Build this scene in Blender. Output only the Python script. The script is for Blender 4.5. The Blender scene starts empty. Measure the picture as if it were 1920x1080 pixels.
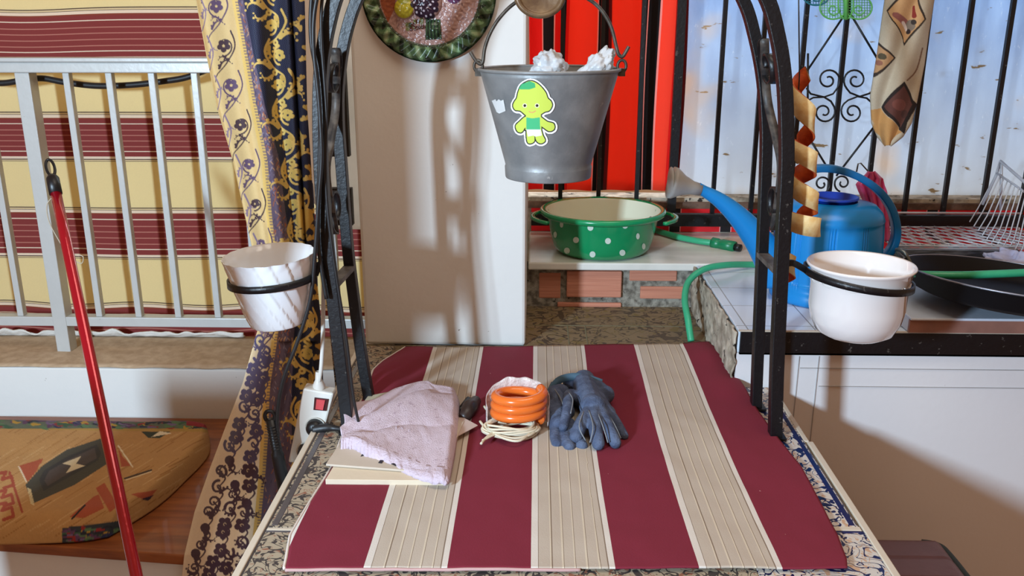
import bpy, math, random
import numpy as np
from math import sin, cos, pi, radians, tan, sqrt, atan2
from mathutils import Vector, noise as mnoise
random.seed(7)
rng = np.random.default_rng(7)
scene = bpy.context.scene
COL = scene.collection

# ------------------------------------------------------------------ camera
F_PX = 1675.0
PITCH, YAW = radians(16.7), radians(1.54)
CAM = Vector((0.0, 0.0, 1.55))
cd = bpy.data.cameras.new('camera'); cam = bpy.data.objects.new('camera', cd); COL.objects.link(cam)
cd.sensor_width = 36.0; cd.lens = F_PX / 1920 * 36.0; cd.clip_start = 0.05
cam.location = CAM; cam.rotation_euler = (pi/2 - PITCH, 0, YAW)
scene.camera = cam

# ------------------------------------------------------------------ light
scene.view_settings.view_transform = 'Standard'
scene.view_settings.look = 'None'
scene.view_settings.gamma = 1.0
scene.view_settings.use_curve_mapping = False
scene.view_settings.exposure = -0.08
w = bpy.data.worlds.new('world'); scene.world = w; w.use_nodes = True
bgn = w.node_tree.nodes['Background']
bgn.inputs[0].default_value = (1.0, 0.54, 0.28, 1); bgn.inputs[1].default_value = 0.34

def area(name, loc, target, sx, sy, energy, color):
    l = bpy.data.lights.new(name, 'AREA'); l.shape = 'RECTANGLE'; l.size = sx; l.size_y = sy
    l.energy = energy; l.color = color
    o = bpy.data.objects.new(name, l); COL.objects.link(o); o.location = loc
    o.rotation_euler = (Vector(target) - Vector(loc)).to_track_quat('-Z', 'Y').to_euler()
    return o
area('daylight_side_opening', (-1.6, -1.0, 1.78), (0.2, 2.0, 0.9), 0.17, 0.26, 160, (0.60, 0.80, 1.0))
area('added_overhead_fill', (0.4, 1.05, 3.3), (0.25, 1.35, 0.8), 1.5, 1.2, 25, (1.0, 0.92, 0.80))  # added fill from above to brighten the counter, no known roof opening
area('outdoor_sky_behind_awning', (-1.6, 4.2, 2.2), (-1.6, 2.64, 1.2), 2.6, 2.0, 48, (1.0, 0.97, 0.90))
area('outdoor_sky_behind_window', (1.1, 4.3, 2.2), (1.0, 2.9, 1.4), 2.8, 1.8, 95, (0.72, 0.90, 1.0))

# ------------------------------------------------------------------ picture geometry helpers
FW = Vector((-sin(YAW)*cos(PITCH), cos(YAW)*cos(PITCH), -sin(PITCH)))
RT = Vector((cos(YAW), sin(YAW), 0)); UP = RT.cross(FW)
def ray(px, py): return FW + RT*((px-960)/F_PX) - UP*((py-540)/F_PX)
def P(px, py, d):
    r = ray(px, py); return CAM + r*(d/r.y)
def PZ(px, py, z):
    r = ray(px, py); return CAM + r*((z-CAM.z)/r.z)
def proj(p):
    v = p - CAM; k = v.dot(FW); return 960 + F_PX*v.dot(RT)/k, 540 - F_PX*v.dot(UP)/k
def mpp(px, py, d):
    return (P(px+1, py, d) - P(px, py, d)).length
TZ, WZ, SZ = 0.75, 0.885, 0.45     # tiled counter, kitchen worktop, bench seat heights

# ------------------------------------------------------------------ materials
def lin(c):
    c = [x/255 for x in c]
    return tuple(x/12.92 if x <= .04045 else ((x+.055)/1.055)**2.4 for x in c) + (1.0,)
class NT:
    def __init__(s, name):
        s.m = bpy.data.materials.new(name); s.m.use_nodes = True
        s.t = s.m.node_tree; s.b = s.t.nodes['Principled BSDF']; s.out = s.t.nodes['Material Output']
    def put(s, inp, v):
        if hasattr(v, 'is_output'): s.t.links.new(v, inp)
        elif v is not None: inp.default_value = v
    def n(s, typ, ins=(), out=0, **props):
        nd = s.t.nodes.new(typ)
        for k, v in props.items(): setattr(nd, k, v)
        if isinstance(ins, dict):
            for k, v in ins.items(): s.put(nd.inputs[k], v)
        else:
            for i, v in enumerate(ins): s.put(nd.inputs[i], v)
        return nd.outputs[out]
    def math(s, op, a, b=None, c=None): return s.n('ShaderNodeMath', [x for x in (a, b, c) if x is not None], operation=op)
    def mix(s, f, a, b): return s.n('ShaderNodeMix', {0: f, 6: a, 7: b}, out=2, data_type='RGBA')
    def coord(s): return s.n('ShaderNodeTexCoord', out='Object')
    def noise(s, vec, scale, detail=3, rough=.55, dist=0): return s.n('ShaderNodeTexNoise', {'Vector': vec, 'Scale': scale, 'Detail': detail, 'Roughness': rough, 'Distortion': dist})
    def ramp(s, fac, stops, interp='LINEAR'):
        nd = s.t.nodes.new('ShaderNodeValToRGB'); nd.color_ramp.interpolation = interp
        e = nd.color_ramp.elements
        while len(e) > 1: e.remove(e[0])
        e[0].position = stops[0][0]; e[0].color = stops[0][1]
        for p, c in stops[1:]:
            k = e.new(min(1, p)); k.color = c
        s.put(nd.inputs[0], fac); return nd.outputs[0]
    def bump(s, h, strength=.3, dist=.002):
        s.put(s.b.inputs['Normal'], s.n('ShaderNodeBump', {'Strength': strength, 'Distance': dist, 'Height': h}))
    def scale(s, vec, v): return s.n('ShaderNodeVectorMath', [vec, v], operation='MULTIPLY')
    def fin(s, col=None, rough=.6, metal=0, spec=None, coat=None):
        if col is not None: s.put(s.b.inputs['Base Color'], col)
        s.put(s.b.inputs['Roughness'], rough); s.put(s.b.inputs['Metallic'], metal)
        if spec is not None: s.b.inputs['Specular IOR Level'].default_value = spec
        if coat is not None: s.b.inputs['Coat Weight'].default_value = coat
        return s.m
def M(name, c, rough=.6, metal=0, var=.12, scale=14, c2=None, spots=None, bump=.15, bscale=60, spec=None, coat=None, stretch=None, transl=0):
    k = NT(name); co = k.coord()
    if stretch: co = k.scale(co, stretch)
    a = lin(c); b = lin(c2) if c2 else tuple(x*(1-var*2) for x in a[:3])+(1,)
    col = k.mix(k.math('MULTIPLY', k.noise(co, scale, 5), 1.0), a, b) if not c2 else k.mix(k.ramp(k.noise(co, scale, 6), [(.38, (0,0,0,1)), (.62, (1,1,1,1))]), a, b)
    if spots:
        col = k.mix(k.ramp(k.noise(co, spots[1], 4), [(spots[2], (0,0,0,1)), (spots[2]+.04, (1,1,1,1))]), col, lin(spots[0]))
    if bump: k.bump(k.noise(co, bscale, 4), bump, .003)
    m = k.fin(col, rough, metal, spec, coat)
    if transl:
        tr = k.t.nodes.new('ShaderNodeBsdfTranslucent'); k.t.links.new(col, tr.inputs[0])
        mx = k.t.nodes.new('ShaderNodeMixShader'); mx.inputs[0].default_value = transl
        k.t.links.new(k.b.outputs[0], mx.inputs[1]); k.t.links.new(tr.outputs[0], mx.inputs[2]); k.t.links.new(mx.outputs[0], k.out.inputs[0])
    return m
def painted(name, rough=.8, weave=400, bump=.15, var=.15, transl=0):
    k = NT(name); at = k.n('ShaderNodeAttribute', attribute_name='Col', out='Color')
    co = k.coord()
    col = k.mix(k.math('MULTIPLY', k.noise(co, 30, 5), var*2), at, k.scale(at, (.55, .52, .48)))
    k.bump(k.noise(co, weave, 2), bump, .002)
    m = k.fin(col, rough)
    return m

# ------------------------------------------------------------------ mesh helpers
def catmull(pts, n=8, closed=False):
    pts = [Vector(p) for p in pts]; out = []
    m = len(pts)
    for i in range(m if closed else m-1):
        if closed: a, b, c, d = pts[i-1], pts[i], pts[(i+1) % m], pts[(i+2) % m]
        else: a, b, c, d = pts[max(i-1, 0)], pts[i], pts[i+1], pts[min(i+2, m-1)]
        for j in range(n):
            t = j/n
            out.append(.5*((2*b) + (c-a)*t + (2*a-5*b+4*c-d)*t*t + (3*b-a-3*c+d)*t**3))
    if not closed: out.append(pts[-1].copy())
    return out
class MB:
    def __init__(s): s.v = []; s.f = []; s.mi = []; s.sm = []; s.col = None; s.uv = None
    def add(s, vs, fs, mi=0, smooth=True):
        o = len(s.v); s.v += [Vector(v) for v in vs]; s.f += [tuple(i+o for i in f) for f in fs]
        s.mi += [mi]*len(fs); s.sm += [smooth]*len(fs); return o
    def box(s, a, b, mi=0, bev=0):
        (x0, y0, z0), (x1, y1, z1) = a, b
        x0, x1 = sorted((x0, x1)); y0, y1 = sorted((y0, y1)); z0, z1 = sorted((z0, z1))
        s.add([(x0,y0,z0),(x1,y0,z0),(x1,y1,z0),(x0,y1,z0),(x0,y0,z1),(x1,y0,z1),(x1,y1,z1),(x0,y1,z1)],
              [(0,3,2,1),(4,5,6,7),(0,1,5,4),(1,2,6,5),(2,3,7,6),(3,0,4,7)], mi, False); return s
    def prism(s, pts, dvec, mi=0, smooth=False):
        n = len(pts); d = Vector(dvec); pts = [Vector(p) for p in pts]
        s.add(pts + [p+d for p in pts], [tuple(range(n))[::-1], tuple(range(n, 2*n))] + [(i, (i+1) % n, (i+1) % n+n, i+n) for i in range(n)], mi, smooth); return s
    def tube(s, pts, r, seg=10, mi=0, closed=False, caps=True):
        pts = [Vector(p) for p in pts]; n = len(pts)
        rr = r if callable(r) else (lambda t: r)
        T = []
        for i in range(n):
            a = pts[i-1] if (i > 0 or closed) else pts[0]; b = pts[(i+1) % n] if (i < n-1 or closed) else pts[-1]
            T.append((b-a).normalized() if (b-a).length > 1e-9 else Vector((0, 0, 1)))
        u = T[0].orthogonal().normalized(); vs = []
        for i in range(n):
            u = (u - T[i]*u.dot(T[i])); u = u.normalized() if u.length > 1e-6 else T[i].orthogonal().normalized()
            w_ = T[i].cross(u); R = rr(i/(n-1) if n > 1 else 0)
            vs += [pts[i] + (u*cos(2*pi*k/seg) + w_*sin(2*pi*k/seg))*R for k in range(seg)]
        fs = []
        for i in range(n if closed else n-1):
            j = (i+1) % n
            fs += [(i*seg+k, i*seg+(k+1) % seg, j*seg+(k+1) % seg, j*seg+k) for k in range(seg)]
        if caps and not closed: fs += [tuple(range(seg))[::-1], tuple((n-1)*seg+k for k in range(seg))]
        s.add(vs, fs, mi, True); return s
    def strap(s, pts, wdir, w, t, mi=0, closed=False, smooth=False):
        """rectangular bar swept along pts; wdir = width direction (const vector)"""
        pts = [Vector(p) for p in pts]; n = len(pts); W = Vector(wdir).normalized(); vs = []
        for i in range(n):
            a = pts[i-1] if (i > 0 or closed) else pts[0]; b = pts[(i+1) % n] if (i < n-1 or closed) else pts[-1]
            T = (b-a).normalized(); Nn = T.cross(W)
            Nn = Nn.normalized() if Nn.length > 1e-6 else Vector((0, 0, 1)); W2 = Nn.cross(T).normalized()
            vs += [pts[i]+W2*(w/2)+Nn*(t/2), pts[i]-W2*(w/2)+Nn*(t/2), pts[i]-W2*(w/2)-Nn*(t/2), pts[i]+W2*(w/2)-Nn*(t/2)]
        fs = []
        for i in range(n if closed else n-1):
            j = (i+1) % n
            fs += [(i*4+k, i*4+(k+1) % 4, j*4+(k+1) % 4, j*4+k) for k in range(4)]
        if not closed: fs += [(3, 2, 1, 0), tuple((n-1)*4+k for k in range(4))]
        s.add(vs, fs, mi, smooth); return s
    def lathe(s, c, prof, seg=64, mi=0, rf=None, cap0=False, cap1=False, sx=1, sy=1, rot=None):
        c = Vector(c); vs = []
        for (r, z) in prof:
            for k in range(seg):
                th = 2*pi*k/seg; q = r*(rf(th, z) if rf else 1)
                p = Vector((q*cos(th)*sx, q*sin(th)*sy, z))
                if rot is not None: p = rot @ p
                vs.append(c + p)
        fs = []
        for i in range(len(prof)-1):
            fs += [(i*seg+k, i*seg+(k+1) % seg, (i+1)*seg+(k+1) % seg, (i+1)*seg+k) for k in range(seg)]
        if cap0: fs.append(tuple(range(seg))[::-1])
        if cap1: fs.append(tuple((len(prof)-1)*seg+k for k in range(seg)))
        s.add(vs, fs, mi, True); return s
    def ball(s, c, rx, ry=None, rz=None, mi=0, seg=14, rot=None):
        ry = ry or rx; rz = rz or rx
        prof = [(max(1e-4, sin(pi*i/10)), -cos(pi*i/10)) for i in range(11)]
        c = Vector(c); vs = []
        for (r, z) in prof:
            for k in range(seg):
                p = Vector((r*cos(2*pi*k/seg)*rx, r*sin(2*pi*k/seg)*ry, z*rz))
                if rot is not None: p = rot @ p
                vs.append(c+p)
        fs = [(i*seg+k, i*seg+(k+1) % seg, (i+1)*seg+(k+1) % seg, (i+1)*seg+k) for i in range(10) for k in range(seg)]
        s.add(vs, fs, mi, True); return s
    def grid(s, fn, nu, nv, mi=0, smooth=True, keep=None, thick=None):
        vs = [Vector(fn(i/nu, j/nv)) for j in range(nv+1) for i in range(nu+1)]
        fs = [(j*(nu+1)+i, j*(nu+1)+i+1, (j+1)*(nu+1)+i+1, (j+1)*(nu+1)+i) for j in range(nv) for i in range(nu) if keep is None or keep(i/nu, j/nv)]
        s.add(vs, fs, mi, smooth); return s
    def build(s, name, mats, parent=None, solid=0, color=None, uv=None, bevel=0, sub=0, remesh=0, off=-1):
        org = Vector(parent.location) if parent is not None else Vector((0, 0, 0))
        if parent is not None and parent.parent is not None: org = Vector(parent['org']) if 'org' in parent else org
        if parent is not None and 'org' in parent: org = Vector(parent['org'])
        me = bpy.data.meshes.new(name)
        if parent is None:
            vv = s.v; lo = Vector((min(v.x for v in vv)+max(v.x for v in vv), min(v.y for v in vv)+max(v.y for v in vv), 2*min(v.z for v in vv)))/2
            org = lo
        me.from_pydata([tuple(v-org) for v in s.v], [], s.f)
        if not isinstance(mats, (list, tuple)): mats = [mats]
        for m in mats: me.materials.append(m)
        me.polygons.foreach_set('material_index', s.mi); me.polygons.foreach_set('use_smooth', s.sm)
        if color is not None:
            at = me.color_attributes.new('Col', 'FLOAT_COLOR', 'POINT')
            c = np.ones((len(s.v), 4), dtype=np.float32); c[:, :3] = color; at.data.foreach_set('color', c.ravel())
        if uv is not None:
            at = me.attributes.new('su', 'FLOAT', 'POINT'); at.data.foreach_set('value', np.asarray(uv, dtype=np.float32))
        me.update()
        o = bpy.data.objects.new(name, me); COL.objects.link(o)
        if parent is None: o.location = org; o['org'] = tuple(org)
        else: o.parent = parent; o['org'] = tuple(org)
        if remesh:
            md = o.modifiers.new('r', 'REMESH'); md.mode = 'VOXEL'; md.voxel_size = remesh; md.use_smooth_shade = True
            md = o.modifiers.new('s', 'SMOOTH'); md.iterations = 4; md.factor = .5
        if solid:
            md = o.modifiers.new('s', 'SOLIDIFY'); md.thickness = solid; md.offset = off
        if bevel:
            md = o.modifiers.new('b', 'BEVEL'); md.width = bevel; md.segments = 2; md.limit_method = 'ANGLE'
        if sub:
            md = o.modifiers.new('u', 'SUBSURF'); md.levels = sub; md.render_levels = sub
        return o
def thing(name, label, cat, loc, group=None):
    o = bpy.data.objects.new(name, None); COL.objects.link(o); o.location = loc; o['org'] = tuple(loc)
    o.empty_display_size = .05
    tag(o, label, cat, group); return o
def tag(o, label, cat, group=None):
    o['label'] = label; o['category'] = cat
    if group: o['group'] = group
    return o
def struct(o): o['kind'] = 'structure'; return o

# ------------------------------------------------------------------ painter: a small canvas in photo-like coordinates, sampled onto dense meshes
class Canvas:
    def __init__(s, x0, y0, x1, y1, k, bg):
        s.x0, s.y0, s.k = x0, y0, k; s.w, s.h = int((x1-x0)*k), int((y1-y0)*k)
        s.a = np.zeros((s.h, s.w, 3), dtype=np.float32); s.a[:] = lin(bg)[:3]
        s.Y, s.X = np.mgrid[0:s.h, 0:s.w]; s.X = s.X/k+x0; s.Y = s.Y/k+y0
    def disc(s, x, y, r, c):
        k = s.k; i0, i1 = int((x-r-s.x0)*k), int((x+r-s.x0)*k)+2; j0, j1 = int((y-r-s.y0)*k), int((y+r-s.y0)*k)+2
        i0, j0 = max(i0, 0), max(j0, 0); i1, j1 = min(i1, s.w), min(j1, s.h)
        if i0 >= i1 or j0 >= j1: return
        m = (s.X[j0:j1, i0:i1]-x)**2 + (s.Y[j0:j1, i0:i1]-y)**2 <= r*r
        s.a[j0:j1, i0:i1][m] = lin(c)[:3]
    def stroke(s, pts, r0, c, r1=None, smooth=True):
        if smooth and len(pts) > 2: pts = [(p.x, p.y) for p in catmull([(x, y, 0) for x, y in pts], 8)]
        r1 = r0 if r1 is None else r1; L = [0]
        for a, b in zip(pts, pts[1:]): L.append(L[-1]+math.hypot(b[0]-a[0], b[1]-a[1]))
        n = max(2, int(L[-1]*s.k/.8)); xs = np.interp(np.linspace(0, L[-1], n), L, [p[0] for p in pts]); ys = np.interp(np.linspace(0, L[-1], n), L, [p[1] for p in pts])
        for i in range(n): s.disc(xs[i], ys[i], max(.3, r0+(r1-r0)*i/n), c)
    def poly(s, pts, c, blend=None):
        xs = [p[0] for p in pts]; ys = [p[1] for p in pts]
        i0, i1 = max(0, int((min(xs)-s.x0)*s.k)), min(s.w, int((max(xs)-s.x0)*s.k)+2); j0, j1 = max(0, int((min(ys)-s.y0)*s.k)), min(s.h, int((max(ys)-s.y0)*s.k)+2)
        if i0 >= i1 or j0 >= j1: return
        X, Y = s.X[j0:j1, i0:i1], s.Y[j0:j1, i0:i1]; ins = np.zeros(X.shape, bool)
        for (xa, ya), (xb, yb) in zip(pts, pts[1:]+pts[:1]):
            if ya == yb: continue
            ins ^= ((Y < ya) != (Y < yb)) & (X < (xb-xa)*(Y-ya)/(yb-ya)+xa)
        s.a[j0:j1, i0:i1][ins] = lin(c)[:3]
    def spiral(s, x, y, R, a0, turns, c, r0, r1, flip=1, squash=.9):
        pts = []
        for i in range(26):
            t = i/25; a = a0+flip*turns*2*pi*t; q = R*(1-t*.8)
            pts.append((x+q*cos(a)*squash, y+q*sin(a)))
        s.stroke(pts, r0, c, r1, smooth=False)
    def flower(s, x, y, R, c, n=5, c2=None):
        for k in range(n): s.disc(x+R*.6*cos(2*pi*k/n+.3), y+R*.6*sin(2*pi*k/n+.3), R*.42, c)
        if c2: s.disc(x, y, R*.25, c2)
    def sample(s, px, py):
        i = np.clip(((np.asarray(px)-s.x0)*s.k), 0, s.w-1.001); j = np.clip(((np.asarray(py)-s.y0)*s.k), 0, s.h-1.001)
        i0, j0 = i.astype(int), j.astype(int); fi, fj = (i-i0)[:, None], (j-j0)[:, None]
        i1, j1 = np.minimum(i0+1, s.w-1), np.minimum(j0+1, s.h-1)
        return (s.a[j0, i0]*(1-fi)+s.a[j0, i1]*fi)*(1-fj) + (s.a[j1, i0]*(1-fi)+s.a[j1, i1]*fi)*fj
    def speckle(s, amt, scale=1):
        s.a *= (1+amt*(rng.random((s.h, s.w, 1))-.5)).astype(np.float32)
def sample_verts(cv, verts):
    q = [proj(v) for v in verts]
    return cv.sample([a for a, b in q], [b for a, b in q])

# ------------------------------------------------------------------ shared materials
m_white_wall = M('white_plaster', (226, 224, 218), .85, var=.04, scale=5, spots=((120, 100, 80), 60, .74), bump=.25, bscale=40)
m_iron = M('black_painted_iron', (13, 14, 19), .42, var=.3, scale=40, spots=((70, 66, 62), 70, .66), bump=.25, bscale=120)
m_alu = M('grey_white_metal', (198, 200, 196), .35, metal=.15, var=.06, scale=30, spots=((120, 115, 105), 90, .72))
m_black = M('black_plastic', (18, 18, 20), .4, var=.2)
m_rubber = M('black_rubber_cable', (34, 33, 34), .45, var=.2)
m_green_hose = M('green_hose', (60, 176, 128), .35, var=.12, scale=50, c2=None, bscale=300)
m_whiteplastic = M('white_plastic', (226, 222, 212), .35, var=.04)
m_wood = M('brown_wood', (158, 90, 42), .4, var=.3, c2=(124, 66, 30), scale=3, stretch=(2, 14, 14), coat=.2)
m_dust = M('dusty_cement', (190, 164, 134), .95, c2=(172, 146, 116), scale=30, spots=((90, 70, 54), 60, .73), bump=.5)
m_cement = M('rough_cement', (196, 184, 164), .95, c2=(138, 126, 108), scale=24, spots=((50, 44, 38), 34, .62), bump=1.0, bscale=50)

def tile_material(name, bg, line, acc, sc=26, dirty=0.0):
    k = NT(name); co = k.coord()
    n1 = k.noise(co, sc, 1, .5, 2.6); n2 = k.noise(k.n('ShaderNodeVectorMath', [co, (3.1, 7.7, 1.3)], operation='ADD'), sc*1.1, 1, .5, 2.0)
    l1 = k.ramp(k.math('ABSOLUTE', k.math('SUBTRACT', n1, .5)), [(0, (1,1,1,1)), (.030, (1,1,1,1)), (.042, (0,0,0,1))])
    l2 = k.ramp(n2, [(.62, (0,0,0,1)), (.64, (1,1,1,1))]); l3 = k.ramp(n2, [(.33, (1,1,1,1)), (.36, (0,0,0,1))])
    l4 = k.ramp(k.math('ABSOLUTE', k.math('SUBTRACT', n2, .44)), [(0, (1,1,1,1)), (.008, (1,1,1,1)), (.016, (0,0,0,1))])
    c = k.mix(l3, lin(bg), lin(acc)); c = k.mix(l4, c, lin(acc)); c = k.mix(l2, c, lin(line)); c = k.mix(l1, c, lin(line))
    if dirty: c = k.mix(k.math('MULTIPLY', k.ramp(k.noise(co, 6, 5), [(.3, (.5,.5,.5,1)), (.7, (1,1,1,1))]), dirty), c, lin((92, 80, 62)))
    return k.fin(c, .22 if not dirty else .6)
m_tile = tile_material('blue_scroll_tile', (206, 200, 190), (22, 28, 74), (196, 160, 128), 22)
m_tile_old = tile_material('worn_scroll_tile', (178, 164, 140), (52, 48, 52), (150, 98, 76), 24, .25)
m_tile_back = tile_material('dirty_brown_tile', (150, 130, 98), (66, 54, 44), (134, 116, 60), 13, .6)
m_navy = M('navy_tile_band', (24, 30, 84), .25, var=.15)
m_grout = M('cream_glazed_edge', (214, 202, 182), .4, var=.06)
m_greyband = M('grey_tile_band', (88, 82, 84), .3, var=.15)

# ================================================================== SETTING
# floor
b = MB(); b.box((-3.5, -3, -.05), (3.5, 3.2, 0)); struct(b.build('floor', M('terracotta_floor', (150, 96, 66), .5, c2=(120, 76, 52), scale=4)))
# invented off-frame blockers, added to shade the bench wall and the pillar's left side
b = MB(); b.box((-.955, .87, 0), (-.80, .94, 2.0)); b.box((-1.31, .87, 0), (-.97, .94, 1.10)); b.box((-.98, .88, 0), (-.90, .93, .9)); struct(b.build('trim_10', m_white_wall, bevel=.01))
# low parapet under the railing
LX = -.45
b = MB(); b.box((-3.4, 2.34, 0), (LX, 2.60, .60)); wl = struct(b.build('wall_left', m_white_wall, bevel=.006))
b = MB(); b.grid(lambda u, v: (-3.4+u*(LX+3.4), 2.338+v*.262, .606+.004*mnoise.noise(Vector((u*40, v*4, 0)))), 120, 10); struct(b.build('trim_1', m_dust, solid=.004))
# crumbly white plaster line behind the post
b = MB(); b.grid(lambda u, v: (-3.3+u*2.4, 2.595-.02*sin(v*pi/2)+.006*mnoise.noise(Vector((u*60, v*3, 2))), .602+.022*v*(1+.9*mnoise.noise(Vector((u*50, 1, 5))))), 300, 6)
struct(b.build('trim_2', M('crumbled_white_plaster', (232, 226, 216), .95, bump=.8, bscale=90), solid=.006))
# centre pillar
px1 = P(985, 640, 2.15).x
b = MB(); b.box((-.435, 2.15, TZ), (px1, 2.80, 2.6)); struct(b.build('wall_middle', m_white_wall, bevel=.008))
# wall under worktop on the right
def wallmat():
    k = NT('white_tiled_panel'); co = k.coord(); sep = k.t.nodes.new('ShaderNodeSeparateXYZ'); k.t.links.new(co, sep.inputs[0])
    return M('white_painted_panel', (228, 226, 226), .5, var=.03, scale=3, spots=((110, 80, 60), 50, .76))
WD = 1.90
WXL = .457
b = MB(); b.box((WXL, WD+.005, 0), (3.2, WD+.06, WZ-.055)); wr = struct(b.build('wall_right', wallmat()))
m_line = M('hairline_joint', (176, 172, 170), .7)
b = MB()
for y in (690, 724):
    a, c = P(1535 if y == 724 else 1500, y, WD+.004), P(1960, y+4, WD+.004); b.box((a.x, WD+.003, a.z-.0008), (3.0, WD+.006, a.z+.0008))
for x in (1499, 1536):
    a = P(x, 668, WD+.004); b.box((a.x-.0008, WD+.003, .1), (a.x+.0008, WD+.006, a.z))
struct(b.build('trim_3', m_line))
# back wall behind everything at the right, brick below marble
b = MB(); b.box((px1, 2.485, TZ), (WXL+.02, 2.56, WZ-.02)); 
def brick():
    k = NT('hollow_brick'); co = k.coord()
    st = k.noise(k.scale(co, (4, 1, 160)), 1.0, 2); base = k.mix(st, lin((216, 150, 122)), lin((168, 100, 78)))
    k.bump(st, .5, .004); return k.fin(base, .9)
m_brick = brick(); m_mortar = M('grey_mortar', (158, 152, 138), .95, c2=(96, 90, 80), scale=60, spots=((30, 28, 26), 50, .66), bump=1.0, bscale=70)
struct(b.build('wall_back', m_mortar))
def brickpiece(x0, x1, y0, y1, prot=.012):
    a, c = P(x0, y1, 2.48), P(x1, y0, 2.48); bb = MB(); bb.box((a.x, 2.486-prot, max(a.z, TZ)), (c.x, 2.50, c.z))
    return bb
BR = MB()
for q in ((1062, 1166, 508, 556, .014), (1180, 1270, 508, 527, .006), (1200, 1285, 538, 560, .008), (1045, 1165, 568, 576, .01), (1010, 1052, 512, 560, .002)):
    t = brickpiece(*q); BR.add(t.v, t.f, 0, False)
o = BR.build('trim_4', m_brick, bevel=.003); struct(o)
# wall below gate + above, kitchen back
b = MB(); b.box((px1-.1, 2.86, .6), (3.2, 2.95, 1.0)); struct(b.build('wall_far', m_cement))
# brick ledge under the sheet
a = P(1300, 385, 2.86)
b = MB(); b.box((px1-.1, 2.845, a.z-.008), (3.2, 2.96, a.z+.012)); struct(b.build('trim_5', M('brown_brick_ledge', (120, 92, 76), .9, c2=(86, 66, 54), scale=30)))
# galvanised translucent sheet (window)
def sheetmat():
    k = NT('frosted_sheet'); co = k.coord()
    sep = k.t.nodes.new('ShaderNodeSeparateXYZ'); k.t.links.new(co, sep.inputs[0])
    n = k.noise(k.scale(co, (9, 9, 3)), 1.6, 5); c = k.mix(k.ramp(n, [(.35, (0,0,0,1)), (.65, (1,1,1,1))]), lin((182, 206, 236)), lin((148, 176, 214)))
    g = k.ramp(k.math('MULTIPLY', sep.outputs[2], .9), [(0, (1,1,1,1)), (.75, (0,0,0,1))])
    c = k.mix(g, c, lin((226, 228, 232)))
    sc = k.ramp(k.noise(k.scale(co, (90, 90, 30)), 1.0, 6, .7), [(.62, (0,0,0,1)), (.70, (.8,.8,.8,1))]); c = k.mix(sc, c, lin((236, 240, 246)))
    ru = k.ramp(k.noise(k.scale(co, (13, 13, 40)), 1.0, 4), [(.655, (0,0,0,1)), (.69, (1,1,1,1))]); c = k.mix(ru, c, lin((150, 122, 88)))
    wm = k.ramp(k.noise(co, 4.5, 2), [(.60, (0,0,0,1)), (.75, (.45,.45,.45,1))]); c = k.mix(wm, c, lin((246, 206, 160)))  # warm orange reflections painted into the sheet colour
    k.fin(c, .35, .1)
    tr = k.t.nodes.new('ShaderNodeBsdfTranslucent'); k.t.links.new(c, tr.inputs[0])
    mx = k.t.nodes.new('ShaderNodeMixShader'); mx.inputs[0].default_value = .65
    k.t.links.new(k.b.outputs[0], mx.inputs[1]); k.t.links.new(tr.outputs[0], mx.inputs[2]); k.t.links.new(mx.outputs[0], k.out.inputs[0])
    return k.m
b = MB(); z0 = a.z; b.box((P(1272, 200, 2.93).x, 2.93, z0), (3.0, 2.94, 2.2)); wn = struct(b.build('window_1', sheetmat()))

# ================================================================== LEFT SIDE
# aluminium balcony railing
RD = 2.47
rl = thing('balcony_railing', 'grey white metal balustrade standing on the low wall in front of the striped awning', 'railing', (-1.4, RD, .60))
zt0, zt1 = P(200, 136, RD).z, P(200, 116, RD).z
zb0, zb1 = P(200, 609, RD).z, P(200, 592, RD).z
b = MB(); b.box((-3.3, RD-.022, zt0), (-.50, RD+.03, zt1)); b.box((-3.3, RD-.028, zt1), (-.50, RD+.036, zt1+.012)); b.build('top_rail', m_alu, rl, bevel=.003)
b = MB(); b.box((-3.3, RD-.016, zb0), (-.455, RD+.02, zb1)); b.build('bottom_rail', m_alu, rl, bevel=.002)
X0 = -1.400
for k in range(-8, 8):
    x = X0 + .1175*k
    if k == 0:
        b = MB(); b.box((x-.018, RD-.018, .603), (x+.022, RD+.024, zt0)); b.build('post', m_alu, rl, bevel=.002)
    elif x > -3.2 and x < -.5:
        b = MB(); b.box((x-.008, RD-.010, zb1), (x+.010, RD+.012, zt0)); b.build('baluster', m_alu, rl, bevel=.002)
# black pipe sagging behind the top rail
pts = [P(x, y, 2.53) for x, y in ((-60, 150), (0, 156), (45, 150), (80, 147), (120, 154), (180, 161), (250, 159), (310, 152), (350, 145), (390, 130), (430, 115))]
b = MB(); b.tube(catmull(pts), .0085); tag(b.build('rubber_pipe', m_rubber), 'black rubber pipe sagging behind the top rail of the balcony', 'pipe')
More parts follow.
